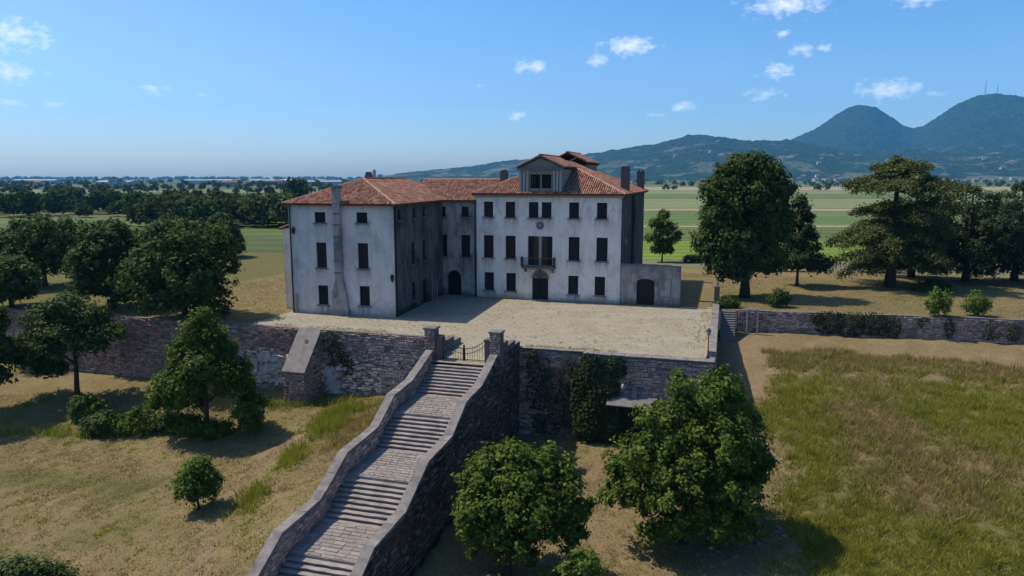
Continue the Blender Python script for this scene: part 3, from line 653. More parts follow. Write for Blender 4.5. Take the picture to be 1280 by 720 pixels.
# --- dormers
def dormer(T, peak, wz, back):
    mb = MB(T); y=.0
    # front wall with a wide opening
    ops=[(6.23,8.90,12.62,14.15)]
    facade(mb, TI, 5.1,10.0,12.06,wz, ops, .35)
    mb.face((5.1,0,12.06),(5.1,0,wz),(5.1,back,wz),(5.1,back,12.06)); mb.face((10.0,0,12.06),(10.0,back,12.06),(10.0,back,wz),(10.0,0,wz))
    mb.face((5.1,-.02,wz+.14),(10.0,-.02,wz+.14),(7.55,-.02,peak-.12))
    d = mb.build('dormer', MT['wood_grey'], villa)
    mb = MB(T); mb.box(6.24,8.89,.55,.6,12.5,14.2); mb.build('dark_interior', MT['black_void'], d)
    for x0_,x1_ in ((7.5,7.68),(6.28,6.38),(8.75,8.85)): mb = MB(T); mb.box(x0_,x1_,.07,.2,12.62,14.15); mb.build('mullion', MT['wood_grey'], d)
    mb = MB(T); mb.box(6.38,6.95,.22,.27,12.64,14.13); mb.build('casement', MT['shutter_dark'], d)
    for x in (5.12,5.55,5.95,8.98,9.35,9.72):
        mb = MB(T); mb.box(x,x+.24,-.10,-.002,12.12,wz-.06); mb.build('pilaster', MT['stone_trim'], d)
    mb = MB(T); mb.box(4.9,10.2,-.26,-.001,wz-.05,wz+.14); mb.build('dormer_cornice', MT['stone_dark'], d)
    mb = MB(T); mb.box(4.6,10.5,-.30,-.001,11.995,12.11); mb.build('dormer_sill', MT['stone_trim'], d)
    # raking cornices and the gable roof
    for sx_ in (-1,1):
        e_ = 7.55+sx_*2.75; z_e = wz+.12
        mb = MB(T); mb.prism([(e_,-.36,z_e),(7.55,-.36,peak),(7.55,-.36,peak+.16),(e_,-.36,z_e+.16)],(0,.34,0)); mb.build('raking_cornice', MT['stone_dark'], d)
        mb = MB(T); mb.prism([(e_,-.015,z_e),(7.55,-.015,peak),(7.55,-.015,peak+.14),(e_,-.015,z_e+.14)],(0,back+.01,0)); rf = mb.build('dormer_roof', MT['roof_channel'], d)
        tb = MB(); pl = [(e_,-.3,z_e+.16),(e_,back,z_e+.16),(7.55,back,peak+.16),(7.55,-.3,peak+.16)]; tile_plane(tb, pl, T, r=rr, lift=.04); tb.build('roof_tile_cover', MT['roof_tile'], rf)['kind']='stuff'
    rb = MB(); ridge_line(rb, (7.55,-.3,peak+.14),(7.55,back,peak+.14), T, rr); rb.build('ridge_cover', MT['ridge'], d)['kind']='stuff'
dormer(TI, 16.1, 14.72, 8.6)
dormer(lambda a,b,z: (15.1-a, 22-b, z+.75), 16.1, 14.72, 8.4)
# --- chimneys
def chimney(a,b,w,d,z0,z1,notch=True):
    mb = MB(); mb.box(a-w/2,a+w/2,b-d/2,b+d/2,z0,z1); o = mb.build('chimney', MT['brick_pier'], villa)
    n = 3 if notch else 2
    for k in range(n):
        x = a-w/2+w*(k+.5)/n; mb = MB(); mb.box(x-w*.11,x+w*.11,b-d/2-.02,b+d/2+.02,z1+.001,z1+.22); mb.build('chimney_pot', MT['brick_pier'], o)
    mb = MB(); mb.box(a-w/2-.05,a+w/2+.05,b-d/2-.05,b+d/2+.05,z1-.35,z1-.22); mb.build('chimney_band', MT['brick_pier'], o)
chimney(16.2,5.4,.95,.8,11.9,14.85); chimney(16.2,20.6,.95,.8,11.9,14.6,False); chimney(1.9,4.6,.8,.7,12.6,14.45,False)
p_ = TWg(-6.6,9,0); chimney(p_[0],p_[1],.6,.6,12.9,14.2,False)

# ------------------------------------------------------------------ terrace, retaining walls, staircase
def TM(a,b,z): return MW(a,b,z)
mb = MB(TM); mb.prism([(-15.6,-21.1,-.02),(5.8,-21.1,-.02),(5.8,-29.0,-.02),(11.62,-29.0,-.02),(11.62,-22.5,-.02),(26.6,-22.5,-.02),(26.6,.9,-.02),(23.1,.2,-.02),(23.1,.5,-.02),(16.5,.5,-.02),(16.4,.4,-.02),(.2,.4,-.02),(.2,1,-.02),(-7,1,-.02),(-9,-6,-.02),(-15.4,-12.5,-.02)],(0,0,.05))
tag(mb.build('terrace_paving', MT['terrace']), kind='structure')
PAL = [(.27,.225,.225),(.33,.28,.275),(.22,.19,.19),(.38,.33,.31),(.30,.22,.20),(.36,.25,.22)]
def tint_default(a,z,r): return r.choice(PAL)
def stones(T, a0,a1, zlo, zhi, r, hmin=.12,hmax=.27,wmin=.18,wmax=.62, proud=.05, skip=None, tint=tint_default):
    """rubble courses over a wall face: outward = -b; zlo, zhi are functions of a"""
    mb = MB(T); z = min(zlo(a0+(a1-a0)*t/20) for t in range(21))-.2; top = max(zhi(a0+(a1-a0)*t/20) for t in range(21))
    while z < top:
        h = r.uniform(hmin,hmax); a = a0+r.uniform(-.2,0)
        while a < a1:
            w = r.uniform(wmin,wmax); c0,c1 = max(a,a0)+.012, min(a+w,a1)-.012; cm=(c0+c1)/2
            if c1-c0 > .1 and zlo(cm)-.3 < z and z+h*.9 < zhi(cm) and r.random() > .09 and not (skip and skip(cm,z+h/2)):
                z_k=z; z=z+r.uniform(-.035,.035); p_ = r.uniform(.1,1.25)*proud; k=len(mb.v); j=lambda s_=.02: r.uniform(-s_,s_)
                for (x,y,zz) in ((c0,.03,z+.01),(c1,.03,z+.01),(c1,.03,z+h-.01),(c0,.03,z+h-.01)): mb.p(x,y,zz)
                q=.022; tc_=tint(cm,z+h/2,r); tc_=(tc_[0]*1.5,tc_[1]*1.17,tc_[2]*.93)
                for (x,zz) in ((c0+q,z+.01+q),(c1-q,z+.01+q),(c1-q,z+h-.01-q),(c0+q,z+h-.01-q)): mb.p(x+j(),-p_+j(.012),zz+j())
                mb.f += [(k+4,k+5,k+6,k+7),(k,k+1,k+5,k+4),(k+1,k+2,k+6,k+5),(k+2,k+3,k+7,k+6),(k+3,k,k+4,k+7)]; z=z_k
                for kk in range(k,k+8): mb.stain[kk]=tc_
            a += w
        z += h
    return mb
def ground_at(T): return lambda a: float(hz(*T(a,0,0)[:2]))
def wall(name, label, T, a0,a1, zlo, zhi, th=.6, seed=1, cat='wall', coping=None, skip=None, proud=.05, ends=True, **kw):
    r = random.Random(seed); mb = MB(T); n = max(2,int((a1-a0)/2)); 
    A_ = [a0+(a1-a0)*k/n for k in range(n+1)]
    for p0,p1 in zip(A_,A_[1:]):
        l0,l1,h0,h1 = zlo(p0)-.8,zlo(p1)-.8,zhi(p0),zhi(p1)
        mb.face((p0,0,l0),(p1,0,l1),(p1,0,h1),(p0,0,h0)); mb.face((p0,0,h0),(p1,0,h1),(p1,th,h1),(p0,th,h0)); mb.face((p1,th,l1),(p0,th,l0),(p0,th,h0),(p1,th,h1))
    for q,s_ in ((a0,1),(a1,-1)): mb.face((q,0,zlo(q)-.8),(q,0,zhi(q)),(q,th,zhi(q)),(q,th,zlo(q)-.8))
    o = mb.build(name, MT['mortar']); 
    if label: tag(o, label, cat)
    s_ = stones(T, a0,a1, zlo, zhi, r, proud=proud, skip=skip, **kw).build('stonework', MT['stonework'], None); s_.parent = o; s_['kind']='stuff'
    if coping:
        cw, chh = coping; a = a0
        while a < a1-.05:
            L = min(r.uniform(.8,1.5), a1-a)
            c_ = MB(T); z = (zhi(a)+zhi(a+L))/2; c_.bbox(a+.008,a+L-.008,-cw+r.uniform(-.03,.03),th+.02,z+.004,z+chh+r.uniform(-.015,.015),.02); c_.build('coping_stone', MT['stone_cap'], o); a += L
    return o
def TL(a,b,z): return MW(a, -21.4+b, z)
def TRt(a,b,z): return MW(a, -22.8+b, z)
def TRt2(a,b,z): return MW(a, -23.3+b, z)
def top0(a): return -.02
def tint_left(a,z,r):
    w = .6*math.sin(a*1.3+z)+.5*math.sin(a*.47-z*2.1)+.35*math.sin(a*3.1+z*3)
    if -17 < a+w < -8.6 and z+w*.4 > -2.3: return r.choice([(.36,.20,.17),(.42,.25,.21),(.31,.18,.155),(.40,.29,.25)])
    if -18 < a+w < -8 and -5.2 < z+w*.5 < -2.3: return r.choice([(.62,.57,.52),(.70,.66,.61),(.50,.45,.41),(.40,.35,.33),(.30,.25,.24)])
    if -5.4 < a+w < -2.0 and z+w*.5 < -2.4: return r.choice([(.66,.62,.58),(.58,.54,.51),(.45,.41,.40),(.20,.17,.16)])
    if a+w > -2.4: return r.choice([(.42,.36,.35),(.48,.42,.41),(.36,.30,.30),(.30,.25,.25),(.55,.50,.47),(.38,.27,.24)])
    return r.choice([(.24,.20,.20),(.29,.245,.25),(.20,.165,.17),(.33,.28,.275),(.30,.21,.19)])
def tint_right(a,z,r):
    w = .5*math.sin(a*1.7+z)+.4*math.sin(a*.8-z*1.9)
    if 13.5 < a < 17 and -4.6 < z+w < -1.2: return r.choice([(.42,.24,.20),(.36,.21,.18),(.46,.31,.27)])
    return r.choice(PAL)
wall('retaining_wall', 'long stone and brick retaining wall left of the grand staircase', TL, -62, 5.88, ground_at(TL), lambda a: .05, .5, 3, proud=.07, tint=tint_left)
wall('retaining_wall', 'vine-grown terrace wall just right of the grand staircase', TRt, 11.62, 17.0, ground_at(TRt), top0, .5, 4, coping=(.06,.1), tint=tint_right)
wr = wall('retaining_wall', 'terrace corner wall with cellar doorway and wall lamp', TRt2, 17.02, 27.1, ground_at(TRt2), top0, .9, 5, coping=(.08,.11))
def TSide(s_,b,z): return MW(27.1-b, -22.4+s_, z)
wall('retaining_wall', 'shaded side wall of the terrace above the narrow garden steps', TSide, 0.02, 23.6, lambda s_: float(hz(*TSide(s_,-.4,0)[:2])), lambda s_: .0, .5, 6)
# low parapet with pale coping along the terrace's right edge
par = empty('parapet', MW(26.85,-22,0), YAW); tag(par, 'low pale-topped parapet along the right edge of the terrace', 'parapet')
mb = MB(); mb.box(-.3,.25,.6,23.2,.031,.36); mb.build('parapet_wall', MT['concrete'], par)
y=.55
while y < 23.0:
    L=min(rnd.uniform(.9,1.6),23.25-y); mb=MB(); mb.bbox(-.36+rnd.uniform(-.03,.03),.31,y+.01,y+L-.01,.362,.46+rnd.uniform(-.03,.03),.02); mb.build('coping_stone', MT['stone_cap'], par); y+=L
pier = empty('brick_post', MW(26.85,1.75,0), YAW); tag(pier, 'slim brick gatepost at the far end of the pale parapet', 'gatepost')
mb = MB(); mb.box(-.28,.28,-.28,.28,-.1,2.1); mb.build('shaft', MT['brick_pier'], pier); mb = MB(); mb.bbox(-.34,.34,-.34,.34,2.101,2.25,.04); mb.build('cap_stone', MT['stone_dark'], pier)
mb = MB(); mb.lathe([(.13,2.251),(.16,2.35),(.05,2.42),(.12,2.55),(.02,2.68)],8); mb.build('finial', MT['stone_dark'], pier)
# corner lamp post
lp = empty('lamp_post', MW(26.55,-22.3,.08), YAW); tag(lp, 'slender black lamp post with glass lantern on the terrace corner', 'lamp post')
mb = MB(); mb.lathe([(.16,-.1),(.16,.05),(.08,.16),(.045,.3),(.035,1.75),(.06,1.8)],8); mb.build('post', MT['iron'], lp, smooth=True)
mb = MB(); mb.lathe([(.10,1.82),(.17,2.15)],6); mb.build('lantern', MT['lamp_glass'], lp)
mb = MB(); mb.lathe([(.21,2.152),(.10,2.27),(.03,2.36)],6); mb.build('lantern_roof', MT['iron'], lp)
for k in range(6):
    t=k*math.pi/3; mb=MB(); mb.tube([(.105*math.cos(t),.105*math.sin(t),1.81),(.178*math.cos(t),.178*math.sin(t),2.15)],.012,4); mb.build('lantern_rib', MT['iron'], lp)
# cellar doorway with sloping concrete canopy, wall lamp above
gz = lambda a: float(hz(*TRt2(a,-1,0)[:2]))
cz = gz(21)
dw = empty('cellar_doorway', TRt2(21.2,-.1,cz), YAW); tag(dw, 'dark cellar doorway under a sloping concrete canopy in the terrace wall', 'doorway')
dt = -3.75-cz
mb = MB(); mb.box(-1.25,1.25,-.02,.06,0,dt-.1); mb.build('door', MT['black_void'], dw)  # black panel painted as the darkness of the open doorway
for x in (-1.45,1.25): mb = MB(); mb.box(x,x+.2,-.2,.02,-.2,dt-.05); mb.build('jamb', MT['stone_dark'], dw)
mb = MB(); mb.prism([(-2.1,-1.0,dt),(-2.1,.05,dt+.62),(-2.1,.05,dt+.74),(-2.1,-1.05,dt+.10)],(4.2,0,0)); mb.build('canopy', MT['stone_dark'], dw)
mb = MB(); mb.prism([(-.25,-.30,dt+.65),(.2,-.30,dt+.55),(.12,-.06,dt+1.5),(-.18,-.06,dt+1.5)],(0,.3,0)); mb.build('stay', MT['concrete'], dw)
wlamp = empty('wall_lamp', TRt2(20.3,-.06,-2.35), YAW); tag(wlamp, 'small white lamp on a bracket high on the terrace corner wall', 'lamp')
mb = MB(); mb.tube([(0,.05,.45),(0,-.25,.5),(0,-.35,.38),(0,-.35,.28)],.02,5); mb.build('bracket', MT['iron'], wlamp)
mb = MB(); mb.lathe([(.05,-.2),(.14,-.1),(.15,.1),(.09,.24),(.03,.3)],9,(0,-.35)); mb.build('shade', MT['lamp_glass'], wlamp, smooth=True)
# buttress with sloping slab top
bt = empty('buttress', TL(-8.75,0,-6.3), YAW); tag(bt, 'massive stone buttress with a sloping slab against the left terrace wall', 'buttress')
b0=-2.9
mb = MB(); mb.prism([(-1.0,-b0*-1,-.6) if False else (-1.05,b0,-.6),(-1.05,b0,3.0),(-1.05,.05,6.25),(-1.05,.05,-.6)],(2.1,0,0)); mb.build('core', MT['mortar'], bt)
r = random.Random(5)
s_ = stones(lambda a,b,z:(a,b0+b,z), -1.05,1.05, lambda a:-.3, lambda a:3.02, r).build('stonework', MT['stonework'], bt); s_['kind']='stuff'
s_ = stones(lambda a,b,z:(1.05-b,b0+a,z), 0.0,2.9, lambda a:-.3, lambda a:3.0+a*1.11, r).build('stonework', MT['stonework'], bt); s_['kind']='stuff'
mb = MB(); mb.prism([(-1.15,b0-.12,2.93),(-1.15,b0-.12,3.08),(-1.15,.05,6.42),(-1.15,.05,6.27)],(2.3,0,0)); sl=mb.build('slab', MT['concrete'], bt)
mb = MB(); mb.lathe([(.2,0),(.2,.03)],10); o=mb.build('drain_hole', MT['black_void'], sl, (.15,-.9,5.42)); o.rotation_euler=(math.atan2(3.34,3.02),0,0)

# crumbling pale limestone blocks bulging from the foot of the left wall
simple('limestone', (.55,.47,.40), (.95,.82,.70), 2.2, .95)
lb = MB(TL); rq_ = random.Random(21)
for a0_,a1_,z0_,z1_,n_ in ((-18.5,-10.0,-5.4,-2.7,62),(-7.3,-5.0,-5.8,-2.9,24),(-15,-10.5,-3.4,-2.6,16)):
    for _ in range(n_):
        a=rq_.uniform(a0_,a1_); z=rq_.uniform(z0_,z1_); w=rq_.uniform(.15,.55); h=rq_.uniform(.12,.30); d=rq_.uniform(.05,.26)
        lb.box(a-w,a+w,-d,.1,z-h,z+h,.09,rq_)
o = lb.build('limestone_blocks', MT['limestone'], bpy.data.objects['retaining_wall']); o['kind'] = 'stuff'
# right-hand garden wall below the park, with a path of worn ground at its foot
def TGw(a,b,z): th=R(5.4); return MW(28.9+a*math.cos(th)-b*math.sin(th), -.2+a*math.sin(th)+b*math.cos(th), z)
wall('garden_wall', 'low rubble garden wall below the cedar trees on the right', TGw, .2, 52, lambda a: float(hz(*TGw(a,-.5,0)[:2])), lambda a: .04+.05*math.sin(a*.9), .55, 9, proud=.06)
# narrow steps between terrace wall and garden wall
gs = empty('garden_steps', MW(28.2,-.4,0), YAW); tag(gs, 'narrow worn stone steps beside the terrace side wall', 'steps')
for k in range(12):
    z=-.05-k*.19; mb=MB(); mb.bbox(-.85,.62,-.28-k*.29,.06-k*.29,z-.6,z,.02); mb.build('step', MT['stone_dark'], gs)  # dark stone: the shadow over these steps is put into their colour
gf = empty('leaning_trellis', MW(30.0,-.85,-2.2), YAW+R(5)); tag(gf, 'weathered pale post frame leaning on the wall beside the narrow steps', 'trellis')
for x in (0,1.05): mb=MB(); mb.box(x-.06,x+.06,-.06,.06,-.3,2.5); mb.build('post', MT['white_paint'], gf)
mb=MB(); mb.box(-.06,1.11,-.05,.05,2.5,2.6); mb.build('crossbar', MT['white_paint'], gf)
mb=MB(); mb.tube([(.05,0,.2),(1.0,0,2.3)],.035,5); mb.build('brace', MT['wood_grey'], gf)
for z in (.6,1.2,1.8): mb=MB(); mb.box(.06,.99,-.02,.02,z,z+.07); mb.build('rail', MT['wood_grey'], gf)
mb=MB(); mb.tube([(-.3,0,-2.3),(0,-.1,-1.6),(.1,0,-1.3)],[.35,.3,.2],7); 

# ---- the grand staircase
stair = empty('grand_staircase', MW(SA,SB,0), YAW); tag(stair, 'wide stone staircase descending from the terrace in flights between coped walls', 'staircase')
def flight(b0, z0, n, tread, rise, r=random.Random(3)):
    for k in range(n):
        bb=b0-k*tread; zz=z0-(k+1)*rise
        mb=MB(); x=.22; 
        # each step: a long tread stone with a slightly uneven, chipped nosing
        seg=14; top=[]; 
        for q in range(seg+1):
            xx=.22+(4.85-.22)*q/seg; yy=bb-tread-.06+r.uniform(-.022,.022); dz=r.uniform(-.016,.008)
            top.append((xx,yy,zz+dz))
        k0=len(mb.v)
        for (xx,yy,zq) in top: mb.p(xx,yy,zq); mb.p(xx,bb+.05,zz); mb.p(xx,yy,zq-.055); mb.p(xx,yy+.10,zq-.062); mb.p(xx,yy+.10,zq-rise-.2)
        for q in range(seg):
            c0,c1=k0+5*q,k0+5*(q+1)
            mb.f += [(c0,c1,c1+1,c0+1),(c0+2,c1+2,c1,c0),(c0+3,c1+3,c1+2,c0+2),(c0+4,c1+4,c1+3,c0+3)]
        mb.build('step', MT['stone_step'], stair)
def landing(b0,z0,b1,z1,r):
    mb=MB(); mb.prism([(.2,b0+.02,z0-.5),(4.87,b0+.02,z0-.5),(4.87,b1-.02,z1-.5),(.2,b1-.02,z1-.5)],(0,0,.475)); lo=mb.build('landing', MT['stone_step'], stair)
    sb=MB(); y=b0
    while y > b1+.05:
        d=min(r.uniform(.26,.42),y-b1); x=.22
        while x < 4.83:
            w=min(r.uniform(.3,.75),4.85-x); t=(y-d/2-b0)/(b1-b0); z=z0+(z1-z0)*t+r.uniform(-.012,.012); q=.012; j=lambda: r.uniform(-.01,.01)
            k=len(sb.v)
            for (xx,yy,zz) in ((x+q,y-d+q,z-.05),(x+w-q,y-d+q,z-.05),(x+w-q,y-q,z-.05),(x+q,y-q,z-.05)): sb.p(xx,yy,zz)
            for (xx,yy) in ((x+q+.01,y-d+q+.01),(x+w-q-.01,y-d+q+.01),(x+w-q-.01,y-q-.01),(x+q+.01,y-q-.01)): sb.p(xx+j(),yy+j(),z+r.uniform(-.008,.008))
            sb.f += [(k+4,k+5,k+6,k+7),(k,k+1,k+5,k+4),(k+1,k+2,k+6,k+5),(k+2,k+3,k+7,k+6),(k+3,k,k+4,k+7)]; x+=w
        y-=d
    o=sb.build('landing_setts', MT['paving'], lo); o['kind']='stuff'
rl=random.Random(8)
flight(-1.55,0,10,.30,.165); landing(-4.6,-1.65,-8.1,-1.86,rl); flight(-8.1,-1.86,9,.31,.172); landing(-10.93,-3.41,-14.6,-3.62,rl); flight(-14.6,-3.62,9,.31,.172); landing(-17.43,-5.17,-20.6,-5.4,rl)
flight(-20.6,-5.4,9,.31,.172); landing(-23.43,-6.95,-27,-7.15,rl); flight(-27,-7.15,9,.31,.172)
CAPK=[(5.0,.50),(-.95,.72),(-1.25,.66),(-4.94,-.66),(-7.97,-.87),(-10.5,-2.27),(-14.36,-2.47),(-17.58,-4.1),(-21.1,-4.22),(-23.9,-5.78),(-27.3,-5.98),(-30.2,-7.4),(-32,-8.0)]
def capz(b):
    for (b0,z0),(b1,z1) in zip(CAPK,CAPK[1:]):
        if b<=b0 and b>=b1: return z0+(z1-z0)*(b-b0)/(b1-b0)
    return CAPK[-1][1]
for x0,lab,nm in ((-.32,'left',0),(4.86,'right',1)):
    mb=MB(); mb.prism([(x0,b,z) for b,z in CAPK]+[(x0,-32,-13),(x0,5.0,-13)],(.5,0,0)); sw=mb.build('side_wall', MT['stone_dark'], stair)
    T_=(lambda a,b,z:(x0+.5-b,-a,z)) if nm else (lambda a,b,z:(x0+b,-a,z))
    r=random.Random(30+nm); s_=stones(T_, -4.9,31.5, lambda a:-12.0 if a>2 else -8.5, lambda a: capz(-a)-.03, r, proud=.06).build('stonework', MT['stonework_shade'], sw); s_['kind']='stuff'
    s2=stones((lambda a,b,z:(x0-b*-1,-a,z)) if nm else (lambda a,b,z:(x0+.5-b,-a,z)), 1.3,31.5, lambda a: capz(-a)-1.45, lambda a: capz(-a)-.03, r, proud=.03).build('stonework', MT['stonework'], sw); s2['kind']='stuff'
    b=-1.2
    knots=[k_[0] for k_ in CAPK]
    while b > -31.8:
        L=r.uniform(.9,1.5); nxt=max([q for q in knots if q < b-.02] or [-32]); e_=max(b-L,nxt)
        if e_-nxt < .4: e_=nxt
        mb=MB(); z0_,z1_=capz(b),capz(e_); jx=r.uniform(-.025,.025); x_0,x_1=x0-.05+jx,x0+.55+jx
        dz=r.uniform(-.012,.012); th=.15
        p=[(x_0,b-.006,z0_+.004),(x_1,b-.006,z0_+.004),(x_1,e_+.006,z1_+.004),(x_0,e_+.006,z1_+.004)]
        mb.prism(p,(0,0,th+dz)); mb.build('coping_stone', MT['stone_cap'], sw); b=e_
# gate piers and iron gate
def gatepier(a, label, inner):
    g=empty('gate_pier', MW(SA+a,SB-.65,0), YAW); tag(g, label, 'gate pier')
    mb=MB(); mb.box(-.42,.42,-.42,.42,-.2,2.35); mb.build('shaft', MT['brick_pier'], g)
    s_=stones(lambda x,y,z:(x,-.42+y,z), -.42,.42, lambda q:.1, lambda q:2.34, random.Random(77), proud=.03,hmin=.14,hmax=.2,wmin=.2,wmax=.42).build('stonework', MT['stonework'], g); s_['kind']='stuff'
    mb=MB(); mb.bbox(-.5,.5,-.5,.5,2.351,2.52,.05); mb.build('cap_stone', MT['stone_dark'], g)
    mb=MB(); x=inner*.65; mb.box(x-.22,x+.22,-.3,.36,-.2,1.75); mb.bbox(x-.27,x+.27,-.35,.4,1.752,1.86,.03); mb.build('half_pier', MT['brick_pier'], g)
    mb=MB(); mb.box(-.22,.22,.43,2.2,-.1,1.35); mb.box(-.22,.22,2.201,4.2,-.1,.9); mb.build('stub_wall', MT['brick_pier'], g)
gatepier(-.09,'left stone gate pier at the head of the grand staircase',1); gatepier(5.15,'right stone gate pier at the head of the grand staircase',-1)
gate=empty('iron_gate', MW(SA,SB-.65,0), YAW); tag(gate, 'rusty wrought-iron double gate with sagging top rails at the staircase head', 'gate')
mb=MB(); mb.box(2.48,2.60,-.05,.05,0,1.25); mb.build('centre_post', MT['iron'], gate)
def gtop(x): t=abs(x-2.54)/1.6; return .95+.65*t*t
for x0,x1 in ((.86,2.46),(2.62,4.2)):
    mb=MB(); n=10; mb.tube([(x0+(x1-x0)*k/n,0,gtop(x0+(x1-x0)*k/n)) for k in range(n+1)],.03,5); lf=mb.build('gate_leaf', MT['iron'], gate)
    mb=MB(); mb.tube([(x0+(x1-x0)*k/n,0,gtop(x0+(x1-x0)*k/n)-.38) for k in range(n+1)],.025,5); mb.build('rail', MT['iron'], lf)
    mb=MB(); mb.tube([(x0,0,.12),(x1,0,.12)],.025,5); mb.build('rail', MT['iron'], lf)
    nb=8
    for k in range(nb+1):
        x=x0+(x1-x0)*k/nb; mb=MB(); mb.tube([(x,0,.04),(x,0,gtop(x)+(.12 if k%2 else .04))],.03 if k in (0,nb) else .014,4); mb.build('bar', MT['iron'], lf)

# ---- garden wall beside the villa, with arched gateway
aw=empty('courtyard_wall', MW(16.62,0,0), YAW); tag(aw, 'tall stained courtyard wall with an arched dark doorway right of the villa', 'wall')
mb=MB(); facade(mb, lambda a,b,z:(a,b,z), 0,6.45,-.3,4.4, [(1.78,3.72,.02,2.95)], .45)
N=12
mb.face((0,.5,-.3),(0,.5,4.4),(6.45,.5,4.4),(6.45,.5,-.3)); mb.face((6.45,0,-.3),(6.45,.5,-.3),(6.45,.5,4.4),(6.45,0,4.4)); mb.build('wall_body', MT['plaster_annex'], aw)
mb=MB(); rr_=(3.72-1.78)/2
for k in range(N):
    t0,t1=math.pi*k/N,math.pi*(k+1)/N; zc=2.55; hh=.40
    p=[(2.75-rr_*math.cos(t0),.002,zc+hh*math.sin(t0)),(2.75-rr_*math.cos(t1),.002,zc+hh*math.sin(t1)),(2.75-rr_*math.cos(t1),.002,2.955),(2.75-rr_*math.cos(t0),.002,2.955)]; mb.prism(p,(0,.4,0))
mb.build('arch_spandrel', MT['plaster_annex'], aw)
mb=MB(); mb.box(1.8,3.7,.3,.36,.03,2.94); mb.build('door', MT['black_void'], aw)
x=0
while x<6.4: L=min(rnd.uniform(.5,.9),6.5-x); mb=MB(); mb.bbox(x+.006,x+L-.006,-.07,.57,4.402,4.50+rnd.uniform(-.02,.02),.02); mb.build('coping_stone', MT['stone_dark'], aw); x+=L
for q in ((4.2,5.42,3.0,3.08),(4.2,5.42,1.0,1.08)): mb=MB(); mb.box(q[0],q[1],-.03,-.001,q[2],q[3]); mb.build('panel_moulding', MT['stone_dark'], aw)
for q in (4.12,5.42): mb=MB(); mb.box(q,q+.08,-.03,-.001,1.0,3.08); mb.build('panel_moulding', MT['stone_dark'], aw)

# ------------------------------------------------------------------ vegetation
def leaf_mesh(name, P, Nn, size, rs, mat, slim=.55):
    n=len(P); Nn=Nn/np.maximum(np.linalg.norm(Nn,axis=1,keepdims=True),1e-6)
    t=rs.normal(size=(n,3)); t-=(t*Nn).sum(1,keepdims=True)*Nn; t/=np.maximum(np.linalg.norm(t,axis=1,keepdims=True),1e-6); b=np.cross(Nn,t)
    s=(size*rs.uniform(.6,1.35,n))[:,None]; fold=Nn*s*rs.uniform(-.15,.25,(n,1))
    V=np.stack([P+t*s, P+b*s*slim+fold, P-t*s, P-b*s*slim+fold],1).reshape(-1,3)
    return npmesh(name, V, np.arange(4*n).reshape(n,4), mat)
def foliage(name, lobes, nclump, per, leaf_s, rs, mat, clump_r=.5, up=.45, fill=.22, deep=.62):
    L=np.array(lobes,float); w=(L[:,3]*L[:,4]*L[:,5])**(2/3); w/=w.sum(); cs=[]; ns=[]
    tries=0
    while len(cs)<nclump and tries<nclump*12:
        tries+=1; k=rs.choice(len(L),p=w); d=rs.normal(size=3); d/=np.linalg.norm(d)
        if d[2]<-.75: continue
        f=1-abs(rs.normal(0,.13)) if rs.rand()>.14 else 1+rs.uniform(.02,.28); p=L[k,:3]+d*L[k,3:]*f
        q=(((p-L[:,:3])/L[:,3:])**2).sum(1); q[k]=9
        if q.min()<deep**2 and rs.rand()>.1: continue
        cs.append(p); ns.append(d)
    cs=np.array(cs); ns=np.array(ns)
    rep=rs.poisson(per,len(cs)).clip(4); idx=np.repeat(np.arange(len(cs)),rep)
    cr=clump_r*rs.uniform(.6,1.3,len(cs))
    off=rs.normal(size=(len(idx),3))*.5*cr[idx][:,None]; P=cs[idx]+off
    Nn=ns[idx]*.55+off/cr[idx][:,None]*.5+np.array([0,0,up])+rs.normal(size=P.shape)*.38
    # sparse inner leaves close the see-through core
    ni=int(len(P)*fill); k=rs.choice(len(L),ni,p=w); d=rs.normal(size=(ni,3)); d/=np.linalg.norm(d,axis=1,keepdims=True); Pi=L[k,:3]+d*L[k,3:]*(rs.rand(ni,1)**.5*.8)
    P=np.concatenate([P,Pi]); Nn=np.concatenate([Nn,d+rs.normal(size=Pi.shape)*.6])
    return leaf_mesh(name,P,Nn,leaf_s,rs,mat)
def prof_lobes(rs, z0,z1, rad, n, k=.46, xo=0., squash=.85):
    out=[]
    for i in range(n):
        t=(i+.5)/n; z=z0+(z1-z0)*t; r=rad(t); th=i*2.39996+rs.uniform(-.4,.4); rr=r*rs.uniform(.45,.72) if t<.92 else r*.2
        q=max(r*k*rs.uniform(.85,1.2), .35); out.append((math.cos(th)*rr+xo*t, math.sin(th)*rr, z, q, q, q*squash))
    return out
